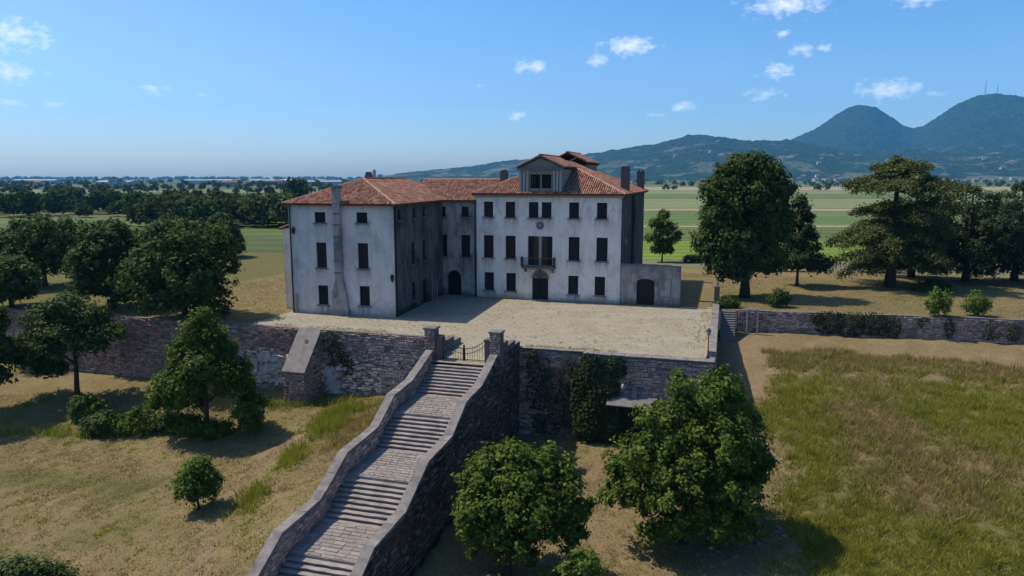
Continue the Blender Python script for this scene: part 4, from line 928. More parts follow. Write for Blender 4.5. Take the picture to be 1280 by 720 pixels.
def limbs(mb, lobes, h, r0, rs, lean=(0,0), frac=.45, n=9, rt=None):
    top=(lean[0],lean[1],h); tr=[(0,0,-.35),(lean[0]*.08,lean[1]*.08,h*.12),(lean[0]*.3+rs.uniform(-.1,.1),lean[1]*.3,h*.4),(lean[0]*.7,lean[1]*.7+rs.uniform(-.1,.1),h*.75),top]
    mb.tube(tr,[r0*1.45,r0*1.0,r0*.8,r0*.5,r0*.15],9)
    order=sorted(lobes,key=lambda q:-q[3]*q[4])[:n]
    for q in order:
        z=max(h*.18, min(q[2]-.5*math.hypot(q[0],q[1]), h*.8)*rs.uniform(.75,1.0)); t=z/h
        s_=(lean[0]*t,lean[1]*t,z); m_=((s_[0]+q[0])*.5,(s_[1]+q[1])*.5,z+(q[2]-z)*.62)
        rb=r0*(1-t)*.5+.03; mb.tube([s_,m_,(q[0],q[1],q[2])],[rb,rb*.65,rb*.2],6)
        for _ in range(2):
            e_=(q[0]+rs.uniform(-1,1)*q[3]*.7,q[1]+rs.uniform(-1,1)*q[4]*.7,q[2]+rs.uniform(-.2,.7)*q[5]); mb.tube([m_,((m_[0]+e_[0])/2,(m_[1]+e_[1])/2,(m_[2]+e_[2])/2+.15),e_],[rb*.4,rb*.28,.012],4)
def tree(name,label,loc,lobes,h,r0,leafmat,nclump,per,leaf_s,seed,clump_r=.5,lean=(0,0),group=None,cat='tree',nl=9,fill=.22,up=.45,deep=.62):
    rs=np.random.RandomState(seed); g=empty(name,loc); tag(g,label,cat,group)
    mb=MB(); limbs(mb,lobes,h,r0,rs,lean,n=nl); mb.build('trunk',MT['bark'],g,smooth=True)
    link('crown',foliage('crown',lobes,nclump,per,leaf_s,rs,MT[leafmat],clump_r,up,fill,deep),g); return g
def gpos(x,y,dz=-.05): return (x,y,float(hz(x,y))+dz)
RS=np.random.RandomState
# lower garden: two round-headed trees in front of the terrace wall
lob=[(1.0,0,5.9,1.9,1.9,1.7),(-.6,.2,6.2,1.5,1.6,1.5),(-1.2,-.7,4.3,1.4,1.6,1.6),(2.7,.2,4.6,1.6,1.8,1.7),(1.0,-1.5,4.4,1.7,1.5,1.7),(3.2,.5,3.1,1.2,1.5,1.2),(-.3,1.6,4.5,1.7,1.5,1.7),(1.2,1.6,3.4,1.8,1.5,1.4),(-1.2,.3,2.7,1.1,1.3,1.0),(.6,-1.7,2.7,1.3,1.2,1.0),(.0,.1,7.1,1.1,1.1,1.0),(1.9,.4,6.9,1.0,1.0,.8),(-1.3,.2,7.0,.7,.7,.6),(3.1,.2,6.3,.8,.8,.7),(4.0,.2,4.3,.8,.9,.7),(-2.0,.2,5.3,.7,.8,.7),(-2.1,-.2,3.4,.7,.8,.6),(3.9,.3,2.5,.7,.8,.5)]
tree('broadleaf_tree','round-headed green tree in front of the staircase wall, nearer of the lower pair',gpos(-.3,37.7),lob,6.5,.22,'leaf_maple',400,66,.135,1,.40,(.9,0),fill=.10)
lob=[(.9,0,9.2,1.7,1.8,1.4),(2.3,.2,8.4,1.3,1.5,1.3),(-.9,-.2,7.6,1.9,1.9,1.8),(-2.6,-.6,5.5,1.9,1.9,1.7),(-3.2,.4,3.9,1.5,1.7,1.4),(1.2,-1.6,6.6,2.2,1.7,2.0),(2.9,-.4,6.2,1.6,1.8,1.7),(3.2,.5,4.2,1.6,1.8,1.5),(-.8,-2.0,4.2,2.0,1.7,1.7),(1.8,-2.1,3.6,2.0,1.7,1.6),(.3,2.0,5.5,2.5,2.0,2.4),(2.2,2.2,3.6,2.2,1.8,1.7),(-2.0,1.4,3.4,1.8,1.6,1.4),(.6,0,2.0,2.2,1.9,1.3),(3.9,.3,4.4,1.0,1.2,1.0),(-3.9,.2,5.4,1.0,1.0,.9),(-2.3,0,8.3,.9,1.0,.8),(3.5,.2,7.6,.8,.9,.7),(4.5,0,5.4,.8,.9,.7),(1.9,.1,10.3,.7,.8,.6),(-.4,.1,9.9,.8,.9,.7),(-4.3,.2,3.2,.9,1.0,.7),(-1.4,-1.0,2.2,1.8,1.6,1.2),(2.8,-.6,2.0,1.7,1.6,1.1)]
tree('broadleaf_tree','largest dense tree of the lower garden in front of the cellar doorway',gpos(10.6,41.4),lob,8.5,.3,'leaf_maple',640,68,.14,2,.44,(.7,0),fill=.10)
lob=[(0,0,2.9,1.1,1.0,.8),(1.0,.2,2.2,.8,.8,.7),(-.9,.2,2.0,.9,.8,.7),(.3,-.3,3.8,.7,.7,.6),(0,.1,1.4,1.1,1.0,.7)]
tree('shrub','bright leafy young shrub at the bottom edge between the lower trees',gpos(3.3,34.4),lob,3.4,.08,'leaf_fresh',190,30,.12,3,.34,(0,0),cat='shrub',nl=4)
# left lower lawn
lob=[(.1,0,9.9,.7,.7,.8),(-.5,0,8.9,1.0,1.0,.8),(1.1,.1,8.5,.9,.9,.8),(-1.1,-.3,7.6,1.2,1.2,.9),(1.2,.2,7.2,1.5,1.3,1.0),(-1.9,.4,6.0,1.5,1.5,.9),(2.2,-.4,5.9,1.5,1.4,1.0),(0,-1.3,6.2,1.6,1.3,1.2),(0,1.5,6.2,1.7,1.4,1.3),(-2.4,-.2,4.4,1.6,1.5,1.1),(2.2,.6,4.4,1.6,1.5,1.0),(-.8,-1.4,4.5,1.5,1.3,1.0),(-3.3,.2,2.9,1.3,1.3,.8),(-1.7,.8,3.0,1.4,1.3,.8),(3.7,-.2,2.6,1.3,1.3,1.0),(3.4,.1,1.4,.9,1.0,.6),(-1.2,.2,1.0,1.2,1.1,.6),(.6,.3,.6,1.2,1.0,.6)]
tree('broadleaf_tree','cone-topped tree on the left slope before the buttress',gpos(-25.1,56.9),lob,8.8,.2,'leaf_maple',760,40,.15,4,.46,(-.1,0),fill=.08)
lob=[(0,0,2.5,1.0,1.0,.9),(.7,.2,2.0,.8,.8,.7),(-.6,-.2,1.8,.8,.8,.7),(.1,.3,1.2,1.0,.9,.6),(.2,0,3.1,.6,.6,.5)]
tree('shrub','small sunlit sapling alone on the left lawn',gpos(-20.7,44.8),lob,2.9,.08,'leaf_fresh',230,22,.12,5,.32,(0,0),cat='shrub',nl=5)
lob=[(-.3,0,8.9,1.6,1.6,.9),(1.6,.2,7.9,1.8,1.7,.9),(-2.2,.3,7.6,1.8,1.7,1.0),(3.4,0,6.4,1.4,1.5,.7),(-3.6,0,5.6,1.6,1.6,.9),(.2,-1.5,6.6,2.0,1.5,.9),(.2,1.6,6.8,2.1,1.6,1.0),(2.0,-1.0,5.4,1.6,1.4,.7),(-1.9,-1.2,5.0,1.7,1.4,.8),(-4.3,.3,3.6,1.3,1.3,.7),(-2.6,.5,2.8,1.4,1.3,.7)]
tree('broadleaf_tree','open spreading tree with bare forked trunk on the left bank',gpos(-41.0,65.6),lob,7.2,.24,'leaf_dark',520,28,.18,6,.5,(.2,0))
lob=[(0,0,2.6,1.4,1.3,1.0),(1.4,.3,2.0,1.2,1.1,.9),(-1.3,.2,2.2,1.3,1.2,1.0),(2.4,0,1.2,.9,.9,.7),(.2,-.6,1.5,1.4,1.0,.8),(-2.4,.2,1.4,1.0,1.0,.8)]
tree('shrub','dark bushy tree cut off by the bottom left corner',gpos(-25.4,34.6),lob,2.4,.1,'leaf_dark',320,26,.12,7,.36,cat='shrub',nl=5)
lob=[(0,0,1.3,.9,.9,.9),(.8,.2,.9,.7,.7,.6),(-.6,0,.7,.8,.8,.6)]
tree('shrub','bright green shrub at the foot of the forked tree',gpos(-37.6,61.2),lob,1.6,.06,'leaf_fresh',110,24,.13,8,.34,cat='shrub',nl=3)
for i,(x,y,s_,lab) in enumerate(((-34.8,58.8,1.0,'low dark shrub on the left bank, leftmost of three in a row'),(-31.6,58.6,1.15,'low dark shrub on the left bank, middle of three in a row'),(-28.8,58.4,.9,'low dark shrub on the left bank, nearest the cone-topped tree'))):
    lob=[(0,0,.9*s_,1.3*s_,1.1*s_,.9*s_),(1.0*s_,.3,.6*s_,.9*s_,.9*s_,.6*s_),(-1.0*s_,.2,.6*s_,1.0*s_,.9*s_,.6*s_)]
    tree('shrub',lab,gpos(x,y),lob,1.2,.06,'leaf_dark' if i!=1 else 'leaf_maple',130,22,.14,60+i,.36,cat='shrub',nl=3,group='shrubs on the left bank')
lob=prof_lobes(RS(70),3,11,lambda t:3.6*math.sin(math.pi*(.15+.8*t)),12)
tree('broadleaf_tree','dark tree cut by the left edge of the lower lawn',gpos(-47.6,62.5),lob,9.5,.25,'leaf_dark',420,26,.2,71,.5)
# park trees, upper left
P9=[((-60.3,92,0),9.6,5.2,'broad dark park tree far left with a clear short trunk',1.6,20),((-42.9,76.2,0),10.2,4.3,'left half of the twin dense trees behind the left wall',.3,21),((-32.6,70.6,0),10.9,5.6,'biggest dense tree behind the left wall, beside the dry field',.1,22),((-50.9,126,-.9),9.4,3.6,'rounded tree standing at the edge of the fields behind the dry lawn',1.0,23),((-66.0,90,0),8.4,3.6,'dark park tree cut by the left edge, farther one',.8,24),((-54.0,76.5,0),6.0,3.0,'dark low tree cut by the left edge, nearer one',.2,25)]
for loc,h,w,lab,z0,sd in P9:
    rs=RS(sd); lob=prof_lobes(rs,z0+1.4,h-1.1,lambda t:w*(.55+.45*math.sin(math.pi*min(1,.25+.72*t)))*(1 if t<.7 else (1.0-(t-.7)*1.6)),15,.46)
    lob=[(q[0]*.92,q[1],q[2],q[3],q[4],q[5]) for q in lob]
    big=w>5; tree('broadleaf_tree',lab,loc,lob,h*.8,.28 if big else .22,'leaf_dark',900 if sd in (21,22) else 520,28,.2,sd,.52)
# park trees, right
rs=RS(40); lob=[(-2.6,0,4.6,2.4,2.2,1.8),(1.6,-.4,4.6,2.4,2.2,1.9),(-4.2,.2,6.4,1.9,1.9,1.6),(2.6,.2,7.4,2.1,2.2,2.0),(-1.6,-1.4,7.2,2.6,2.0,2.1),(0,1.4,7,3,2.3,2.4),(-3.2,-.2,9.4,2.3,2.2,2.0),(1.8,-.8,10.0,2.5,2.1,2.0),(-.6,-1.2,11.4,2.4,2.0,1.9),(-3.4,.2,12.3,2.2,2.2,1.8),(2.8,.3,12.6,2.1,2.1,1.8),(-1.6,.4,14.2,2.3,2.2,1.7),(1.3,0,14.6,2.3,2.2,1.6),(-.4,0,15.5,1.6,1.6,1.0),(-.6,1.6,11,3.0,2.2,3.2),(-1.6,-.8,3.0,1.7,1.6,1.1),(3.4,.2,9.6,1.5,1.6,1.4)]
tree('broadleaf_tree','tall dense chestnut-like tree right of the villa by the narrow steps',(27.2,83,0),lob,14,.5,'leaf_dark',1300,32,.21,41,.6,(-.6,0),fill=.3)
lob=prof_lobes(RS(42),2.6,11.6,lambda t:3.3*(1-.82*t)+.25,20,.42,0,.7)
tree('conifer_tree','slender dark conifer between the tall tree and the cedar',(36.8,92,0),lob,12.0,.16,'leaf_conifer',620,26,.17,43,.42,nl=12,fill=.12)
lob=[(0,0,8.3,.9,.9,.8),(-1.2,.1,6.8,1.1,1.1,.9),(1.0,0,6.3,1.1,1.1,.8),(-.2,-.4,5.3,1.4,1.2,.9),(-1.9,0,4.4,1.1,1.0,.7),(2.1,0,4.2,1.1,1.0,.7),(.3,.3,3.4,1.5,1.3,.8),(-.8,0,2.3,1.3,1.1,.6),(1.0,0,2.2,1.0,1.0,.5),(2.7,0,5.1,.6,.6,.4)]
tree('broadleaf_tree','young loose-branched tree at the edge of the bright field',(26.2,125,-.9),lob,8,.13,'leaf_maple',300,26,.2,44,.45)
def cedar(loc,label,h,branches,seed,lm='leaf_cedar'):
    """tiered cedar: every branch carries a flat, drooping plate of foliage; branches = (height, reach, how many)"""
    rs=RS(seed); g=empty('cedar_tree',loc); tag(g,label,'tree'); mb=MB(); mb.tube([(0,0,-.4),(0,0,h*.1),(.2,0,h*.5),(-.3,0,h*.95)],[.85,.62,.42,.1],10)
    P=[];N_=[]; Q=(0,.25,.5,.75,1.0)
    for i,(z,Lr,nb) in enumerate(branches):
        for k in range(nb):
            th=k*2*math.pi/nb+i*.77+rs.uniform(-.3,.3); L=Lr*rs.uniform(.72,1.1); zz=z+rs.uniform(-.5,.5); rise=L*rs.uniform(.10,.26); drop=L*rs.uniform(.16,.30)
            pts=[(math.cos(th)*L*q, math.sin(th)*L*q, zz+rise*math.sin(q*math.pi*.6)-drop*q**2.2) for q in Q]
            mb.tube(pts,[.16,.12,.08,.04,.012],5)
            for q in np.arange(.18,1.05,.09):
                c=np.array([np.interp(q,Q,[p[a] for p in pts]) for a in range(3)]); wd=(.35+.65*math.sin(math.pi*min(q*.85+.12,.98)))*(.30+.19*L)
                n=int(40+95*wd); off=rs.normal(size=(n,3))*np.array([wd*.55,wd*.55,.15+.018*L]); rr2=off[:,0]**2+off[:,1]**2; off[:,2]-=.13*rr2/max(wd,.4)
                P.append(c+off); nn=np.array([0,0,1.0])+rs.normal(size=(n,3))*.5; nn[:,:2]+=off[:,:2]/max(wd,.4)*.6; N_.append(nn)
    mb.build('trunk',MT['bark'],g,smooth=True); P=np.concatenate(P); N_=np.concatenate(N_); link('crown',leaf_mesh('crown',P,N_,.16,rs,MT[lm],.45),g); return g
cedar((48.4,91.2,0),'great spreading cedar with tiered branches on the right',15.4,[(2.6,6.6,8),(4.1,8.4,9),(5.3,7.6,7),(7.1,7.8,8),(9.6,6.4,8),(12.4,7.0,9),(13.4,5.6,7),(14.7,4.2,7),(15.3,2.2,6)],50)
for loc,h,w,lab,sd in (((61.0,96,0),13.4,6.6,'dark dense cedar right of the great cedar',51),((69.0,98,0),13.8,7.0,'dark dense cedar cut by the right edge of the picture',52),((56.5,101,0),13.0,6.0,'dark cedar half hidden behind the great cedar',53),((80.0,104,0),12.5,6,'dark cedar farthest right behind its neighbours',54)):
    rs=RS(sd); lob=prof_lobes(rs,1.1,h-.9,lambda t:w*(.75+.25*math.sin(math.pi*t))*(1 if t<.62 else 1-(t-.62)*1.55),26,.40,0,.42)
    tree('cedar_tree',lab,loc,lob,h*.9,.4,'leaf_conifer',1000,26,.17,sd,.5,fill=.2,up=.9,deep=.5)
for i,(x,y,h,w,lab) in enumerate(((42.9,71.2,2.9,1.5,'feathery sapling on top of the garden wall, left of two'),(46.7,71.4,2.5,1.4,'feathery sapling on top of the garden wall, right of two'),(28.9,76.6,2.0,1.2,'small shrub left of the slender conifer near the wall top'),(23.2,76.4,1.0,1.5,'low dark shrub at the head of the narrow steps'),(31.5,124.5,1.6,2.4,'low bush at the foot of the young field tree'))):
    lob=[(0,0,h*.72,w*.6,w*.55,h*.25),(w*.45,.1,h*.5,w*.5,w*.5,h*.22),(-w*.45,-.1,h*.5,w*.5,w*.5,h*.22),(0,.2,h*.28,w*.7,w*.6,h*.2)]
    tree('shrub',lab,(x,y,-.05 if i<4 else -.95),lob,h*.75,.05,'leaf_fresh' if i<2 else 'leaf_dark',90 if i<2 else 120,18,.13,80+i,.34,cat='shrub',nl=5,fill=.1)
for i,(x,y,h,w,lab) in enumerate(((52,88,1.2,2.0,'low shrub under the great cedar, nearest its trunk'),(36,108,1.6,3.0,'dark hedge bush behind the slender conifer'),(43,110,1.5,3.2,'dark hedge bush left of the great cedar'),(57,111,1.7,3.4,'dark hedge bush behind the great cedar'))):
    lob=[(0,0,h*.5,w*.6,w*.5,h*.5),(w*.6,.1,h*.4,w*.5,w*.5,h*.4),(-w*.6,-.1,h*.4,w*.5,w*.5,h*.4)]
    tree('shrub',lab,(x,y,-.1),lob,h*.7,.06,'leaf_dark',120,18,.2,180+i,.4,cat='shrub',nl=3)

# ivy and creepers hanging on the walls
def creeper(name,label,T,cells,leafm,seed,dens=70,size=.11,depth=.35):
    """cells: (a, z, half width, half height, thickness) patches on a wall face (outward = -b)"""
    rs=RS(seed); g=empty(name,T(cells[0][0],-.05,cells[0][1]-cells[0][3]),0); tag(g,label,'climber'); P=[];N_=[]; org=np.array(g.location)
    ex=np.array(T(1,0,0))-np.array(T(0,0,0)); eb=np.array(T(0,1,0))-np.array(T(0,0,0)); o0=np.array(T(0,0,0))
    mb=MB()
    for a,z,ra,rz,th in cells:
        n=int(dens*ra*rz*4); u=rs.uniform(-1,1,(n,2)); ok=(np.abs(u)**2.6).sum(1)<1.0+.25*rs.rand(n); u=u[ok]; n=len(u)
        bulge=th*(.35+.65*(1-(u**2).sum(1).clip(0,1)))*rs.uniform(.35,1.05,n)
        P.append(o0+np.outer(a+u[:,0]*ra,ex)-np.outer(bulge+.04,eb)+np.outer(z+u[:,1]*rz-0.0,np.array([0,0,1])))
        N_.append(-eb*.9+np.array([0,0,.5])+rs.normal(size=(n,3))*.5)
        for _ in range(3):
            x0=a+rs.uniform(-.5,.5)*ra; s0=Vector(T(x0,-.06,z-rz))-Vector(org); s1=Vector(T(x0+rs.uniform(-.4,.4),-.1,z))-Vector(org); s2=Vector(T(a+rs.uniform(-.7,.7)*ra,-.1,z+rz*.8))-Vector(org); mb.tube([s0,s1,s2],[.05,.035,.012],5)
    mb.build('stem',MT['bark'],g); P=np.concatenate(P)-org; link('leaves',leaf_mesh('leaves',P,np.concatenate(N_),size,rs,MT[leafm],.7),g)
creeper('ivy','thick dark ivy curtain on the terrace wall left of the cellar doorway',TRt2,[(17.7,-1.6,1.0,1.7,.55),(18.6,-3.4,1.4,2.0,.8),(17.8,-5.2,1.5,2.0,1.0),(19.4,-5.8,1.2,1.5,.9),(19.6,-.9,.9,.9,.35),(20.8,-6.3,1.0,.9,.7),(16.9,-3.4,.8,2.2,.45)],'leaf_ivy',90,150,.10)
creeper('ivy','scanty reddish creeper on the terrace wall right of the staircase',TRt,[(13.3,-1.6,1.0,1.3,.25),(14.6,-2.9,1.2,1.5,.22),(13.2,-3.9,1.0,1.2,.25),(15.9,-2.2,.8,1.6,.22),(15.4,-5.0,1.3,1.4,.4),(14.0,-6.2,1.2,.9,.4),(12.6,-.4,.5,.5,.3)],'leaf_vine',91,60,.09)
creeper('ivy','dark weeds hanging beside the buttress on the left wall',TL,[(-6.6,-1.0,.9,1.0,.35),(-6.0,-2.2,.9,1.3,.4),(-5.0,-3.0,.7,1.0,.4),(2.6,-3.2,1.1,1.3,.35),(3.8,-1.8,.5,1.0,.25)],'leaf_ivy',92,60,.09)
creeper('ivy','straggling creeper hanging over the right garden wall below the cedar',TGw,[(9.2,-.9,1.4,1.2,.35),(11.3,-1.0,1.4,1.3,.45),(13.4,-.9,1.4,1.2,.4),(15.0,-1.1,1.0,1.2,.4),(8.0,-.5,.7,.6,.3)],'leaf_ivy',93,75,.10)
creeper('ivy','thin pale creeper on the right end of the garden wall',TGw,[(20.5,-1.0,.5,1.0,.2),(24.3,-1.2,.8,.9,.3),(26.2,-1.2,.7,.9,.3),(18.0,-.6,.6,.6,.2)],'leaf_vine',94,55,.09)

# grasses: uncountable, one object per kind of growth
def tufts(name, label, x, y, z, h, mat, seed, blades=4, spread=.10, wid=.016):
    rs=RS(seed); n=len(x); k=blades; X_=np.repeat(x,k)+rs.normal(0,spread,n*k); Y_=np.repeat(y,k)+rs.normal(0,spread,n*k); Z_=np.repeat(z,k)-.04; H_=np.repeat(h,k)*rs.uniform(.6,1.25,n*k)
    th=rs.uniform(0,6.28,n*k); lean=rs.normal(0,.42,(n*k,2)); wd=wid*rs.uniform(.7,1.6,n*k)+H_*.025
    b0=np.stack([X_-np.cos(th)*wd,Y_-np.sin(th)*wd,Z_],1); b1=np.stack([X_+np.cos(th)*wd,Y_+np.sin(th)*wd,Z_],1); tp=np.stack([X_+lean[:,0]*H_,Y_+lean[:,1]*H_,Z_+H_],1)
    V=np.stack([b0,b1,tp],1).reshape(-1,3); me=npmesh(name,V,np.arange(len(V)).reshape(-1,3),MT[mat]); tag(link(name,me),label,'grass',kind='stuff')
rs=RS(100)
a_=rs.uniform(29.0,80,175000); b_=-rs.uniform(0,1,175000)**.85*50; x,y=MWn(a_,b_); ok=(x/y<1.15)&(y>24); x,y=x[ok],y[ok]; zn=zones_low(x,y); u=rs.rand(len(x)); z=hz(x,y)+wnoise(x,y,.8,2)*.1
clump=np.clip(.5+.42*wnoise(x,y,1.5,77)+.30*wnoise(x,y,3.7,78),0,1); G_=zn[:,0].clip(0,1); B_=zn[:,2].clip(0,1)
live=(clump>.20)&(zn[:,1]<.15+.75*rs.rand(len(x)))
kg=live&(u<G_*.85); kb=live&(~kg)&(u<G_*.85+B_*.75); ks=live&(~kg)&(~kb)&(u>.84)&(G_+B_>.1)
tall=.16+.62*clump**1.5
tufts('meadow_grass','tall green grass of the right meadow',x[kg],y[kg],z[kg],tall[kg],'grass_green',101)
tufts('meadow_weeds','tall browned weeds and seed heads of the right meadow',x[kb],y[kb],z[kb],tall[kb]*1.15,'grass_brown',102)
tufts('meadow_straw','dry straw stalks of the right meadow',x[ks],y[ks],z[ks],tall[ks]*.8,'grass_straw',103,3)
x=rs.uniform(-58,24,165000); y=rs.uniform(26,66,165000); a_,b_=WM(x,y); ok=(np.abs(x/y)<1.0)&(b_<np.where(a_<6,-22.2,-23.9))&~((a_>SA-.9)&(a_<SA+6))&(a_<30); x,y=x[ok],y[ok]; z=hz(x,y)+wnoise(x,y,.8,2)*.08; dn_=wnoise(x,y,.5,55)+.6*wnoise(x,y,1.7,56)
k1=dn_>-.15; k2=(dn_<-.45)
tufts('lawn_straw','short dry grass of the lower lawn',x[k1],y[k1],z[k1],np.full(k1.sum(),.13)*rs.uniform(.5,1.5,k1.sum()),'grass_straw',104,3,.10,.02)
tufts('lawn_grass','short green grass of the lower lawn',x[k2],y[k2],z[k2],np.full(k2.sum(),.14)*rs.uniform(.5,1.5,k2.sum()),'grass_green',105,3,.10,.02)
# long grass and weeds on the bank below the left wall and beside the stair
x=[];y=[]
for cx,cy,sx_,sy_,n in ((-15.2,57.0,.7,1.3,480),(-14.2,59.8,.9,.5,220),(-16.2,51.0,.5,1.2,200),(-17.4,45.5,.5,1.2,120),(-20,62,3,.4,220),(-36,58.6,5,.5,260),(-9.5,60.6,1.2,.4,120)):
    x.append(rs.normal(cx,sx_,n)); y.append(rs.normal(cy,sy_,n))
x=np.concatenate(x);y=np.concatenate(y); a_,b_=WM(x,y); ok=(b_<-21.9)&(a_<SA-.6); x,y=x[ok],y[ok]
tufts('bank_grass','long rank grass on the bank beside the staircase and below the left wall',x,y,hz(x,y),.5+.3*rs.rand(len(x)),'grass_green',106,5,.14)
x=np.concatenate([rs.normal(-11.5,1.3,500),rs.normal(-13.2,1.0,260)]); y=np.concatenate([rs.normal(57.0,1.9,500),rs.normal(52.5,1.6,260)]); a_,b_=WM(x,y); ok=(b_<-21.9)&(a_<SA-.6); x,y=x[ok],y[ok]
tufts('bank_weeds','dry brown weeds on the bank between the long grass and the staircase',x,y,hz(x,y),.25+.3*rs.rand(len(x)),'grass_brown',109,5,.16)
# park turf
a_=rs.uniform(-34,60,46000); b_=rs.uniform(-21,30,46000); x,y=MWn(a_,b_); ok=((a_>27)&(b_>front_edge(a_)+.6))|((a_<-16.2)&(a_>-60))|((a_>-16)&(a_<26)&(b_>25)); ok&=(np.abs(x/y)<.8); x,y=x[ok],y[ok]
tufts('park_turf','dry turf of the park around the villa',x,y,np.zeros(len(x))-.02,np.full(len(x),.12),'grass_straw',107,3,.12,.03)
a_=np.concatenate([rs.uniform(-15,26,1500),rs.uniform(25.4,26.5,260),rs.uniform(0,23,420),rs.uniform(-15,5,500),rs.uniform(12,26,420)]); b_=np.concatenate([rs.uniform(-21,-.4,1500),rs.uniform(-21,.5,260),-np.abs(rs.normal(0,.18,420))-.05,-20.9+np.abs(rs.normal(0,.5,500)),-22.3+np.abs(rs.normal(0,.35,420))])
ok=~((a_<-3)&(b_>-15.2))&~((a_<6)&(b_<-21)); a_,b_=a_[ok],b_[ok]; x,y=MWn(a_,b_); k_=wnoise(x,y,.5,91)>-.1; x,y=x[k_],y[k_]
tufts('terrace_weeds','weeds sprouting between the terrace setts',x,y,np.zeros(len(x))+.03,rs.uniform(.05,.22,len(x)),'grass_green',108,5,.07)
# rubble thrown down the bank by the big lower tree
rb=MB(); rq=random.Random(44)
for _ in range(260):
    a=rq.gauss(30.0,1.5); b=rq.uniform(-40,-21); xx,yy=MWn(a,b); zz=float(hz(xx,yy)); s_=rq.uniform(.04,.15)
    rb.box(xx-s_,xx+s_*rq.uniform(.6,1.2),yy-s_*.7,yy+s_*.8,zz-.1,zz+s_*rq.uniform(.3,.8),s_*.25,rq)
o=rb.build('rubble', MT['concrete']); tag(o,'loose stones scattered on the bank beside the meadow','rubble',kind='stuff')

# ------------------------------------------------------------------ the far country
L1=[(-40,-.5),(-14,-.25),(-11.49,0.0),(-9.96,.18),(-7.5,.49),(-5.01,.68),(-2.51,.99),(0,1.36),(3.13,1.36),(6.24,1.91),(9.9,2.49),(13.47,3.12),(15.22,3.27),(16.67,3.07),(18.1,2.81),(20.06,2.61),(21.43,2.58),(24.11,2.03),(26.68,1.77),(29.11,1.94),(31.47,1.58),(34.96,1.62),(39.73,1.29),(60,1.0)]
L2=[(0,-1),(17,0),(19.27,1.87),(20.61,2.66),(21.4,3.04),(22.44,3.52),(23.7,4.43),(24.55,4.95),(25.3,5.08),(26.22,4.88),(27.26,4.14),(28.03,3.53),(28.62,3.35),(29.23,3.49),(30.11,4.19),(31.19,4.96),(32.27,5.36),(33.14,5.41),(34.01,5.26),(35.08,4.99),(37.18,4.0),(40.34,2.44),(60,1)]
azs=np.linspace(-14,50,560); rsd=np.linspace(2950,7350,190); AZ,RD=np.meshgrid(azs,rsd)
def prof(tab,a): return np.tan(np.radians(np.interp(a,[q[0] for q in tab],[q[1] for q in tab])))
HS=1.29; d1=3700.*HS; d2=5200.*HS
xw,yw=RD*np.sin(np.radians(AZ)),RD*np.cos(np.radians(AZ))
rough=wnoise(xw,yw,.0042,201)*.5+wnoise(xw,yw,.011,202)*.3
def hump(r,rf,rr_,rb): return np.where(r<rr_, sm(r,rf,rr_), 1-sm(r,rr_,rb)*.85)
h1=np.maximum(0,13.8+d1*prof(L1,AZ)); h2=np.maximum(0,13.8+d2*prof(L2,AZ))
foot=2500*HS+230*wnoise(xw,yw,.0016,203)
HH=np.maximum(h1*np.where(RD<d1,(np.clip((RD-foot)/(d1-foot),0,1))**1.15,1-.6*sm(RD,d1,5200*HS)), h2*np.where(RD<d2,np.clip((RD-3300*HS)/(d2-3300*HS),0,1)**1.6,1-sm(RD,d2,7600)))
HH=HH*(1+.22*rough*np.clip((d1-RD)/500,0,1)+.10*(wnoise(xw,yw,.007,207))*np.clip((d2-RD)/700,0,1)*(RD>d1*.97)) + np.clip(HH,0,60)/60*(wnoise(xw,yw,.03,204)*7+wnoise(xw,yw,.11,205)*5) - 2.0
i=np.arange(AZ.size).reshape(AZ.shape); f=np.stack([i[:-1,:-1],i[:-1,1:],i[1:,1:],i[1:,:-1]],-1).reshape(-1,4)[:,::-1]
m=NM('hill_forest',1,.05)
w=m.noise(.02,8,.75); w2=m.voro(.035); pa=m.noise(.0045,4,.5,(3,1,0))
c=m.ramp(w,[(.3,(.008,.016,.006)),(.5,(.028,.048,.016)),(.7,(.075,.10,.035))]); c=m.mix(m.rng(w2,.1,.8,0,.5),c,(.014,.024,.010))
lowm=m.rng(m.axis(2),20,170,1,0); c=m.mix(m.math('MULTIPLY',m.rng(pa,.54,.58,0,.85),lowm),c,(.15,.17,.075)); c=m.mix(m.math('MULTIPLY',m.rng(m.noise(.007,4,.5,(9,4,0)),.62,.65,0,.8),m.rng(m.axis(2),120,260,1,0)),c,(.22,.20,.13))
m.color(c).bump(m.mix(.5,w,w2),1.0,25); MT['hill']=m.m
o=link('hills',npmesh('hills',np.stack([xw,yw,HH-.75],-1).reshape(-1,3),f,MT['hill'],False)); tag(o,kind='structure')
# radio masts on the highest hill
def hill_at(azd,r): 
    ia=int(np.argmin(abs(azs-azd))); ir=int(np.argmin(abs(rsd-r))); return float(HH[ir,ia])-.75
for azd,hh,lab in ((32.55,118,'taller radio mast on the highest hill'),(33.21,76,'shorter radio mast on the highest hill')):
    r_=5200*HS; g=empty('radio_mast',(r_*math.sin(R(azd)),r_*math.cos(R(azd)),hill_at(azd,r_)-3)); tag(g,lab,'mast')
    for k in range(3):
        t=k*2.094; mb=MB(); mb.tube([(5*math.cos(t),5*math.sin(t),0),(2.2*math.cos(t),2.2*math.sin(t),hh*.8)],[1.0,.7],5); mb.build('leg',MT['mast_grey'],g)
    mb=MB(); n=9
    for k in range(n):
        z=hh*.8*k/n; q=5-2.8*k/n; mb.tube([(q*math.cos(2.094*j),q*math.sin(2.094*j),z) for j in (0,1,2,0)],.5,4)
    mb.build('lattice',MT['mast_grey'],g); mb=MB(); mb.tube([(0,0,hh*.78),(0,0,hh)],[1.2,.8],6); mb.build('aerial',MT['mast_grey'],g)
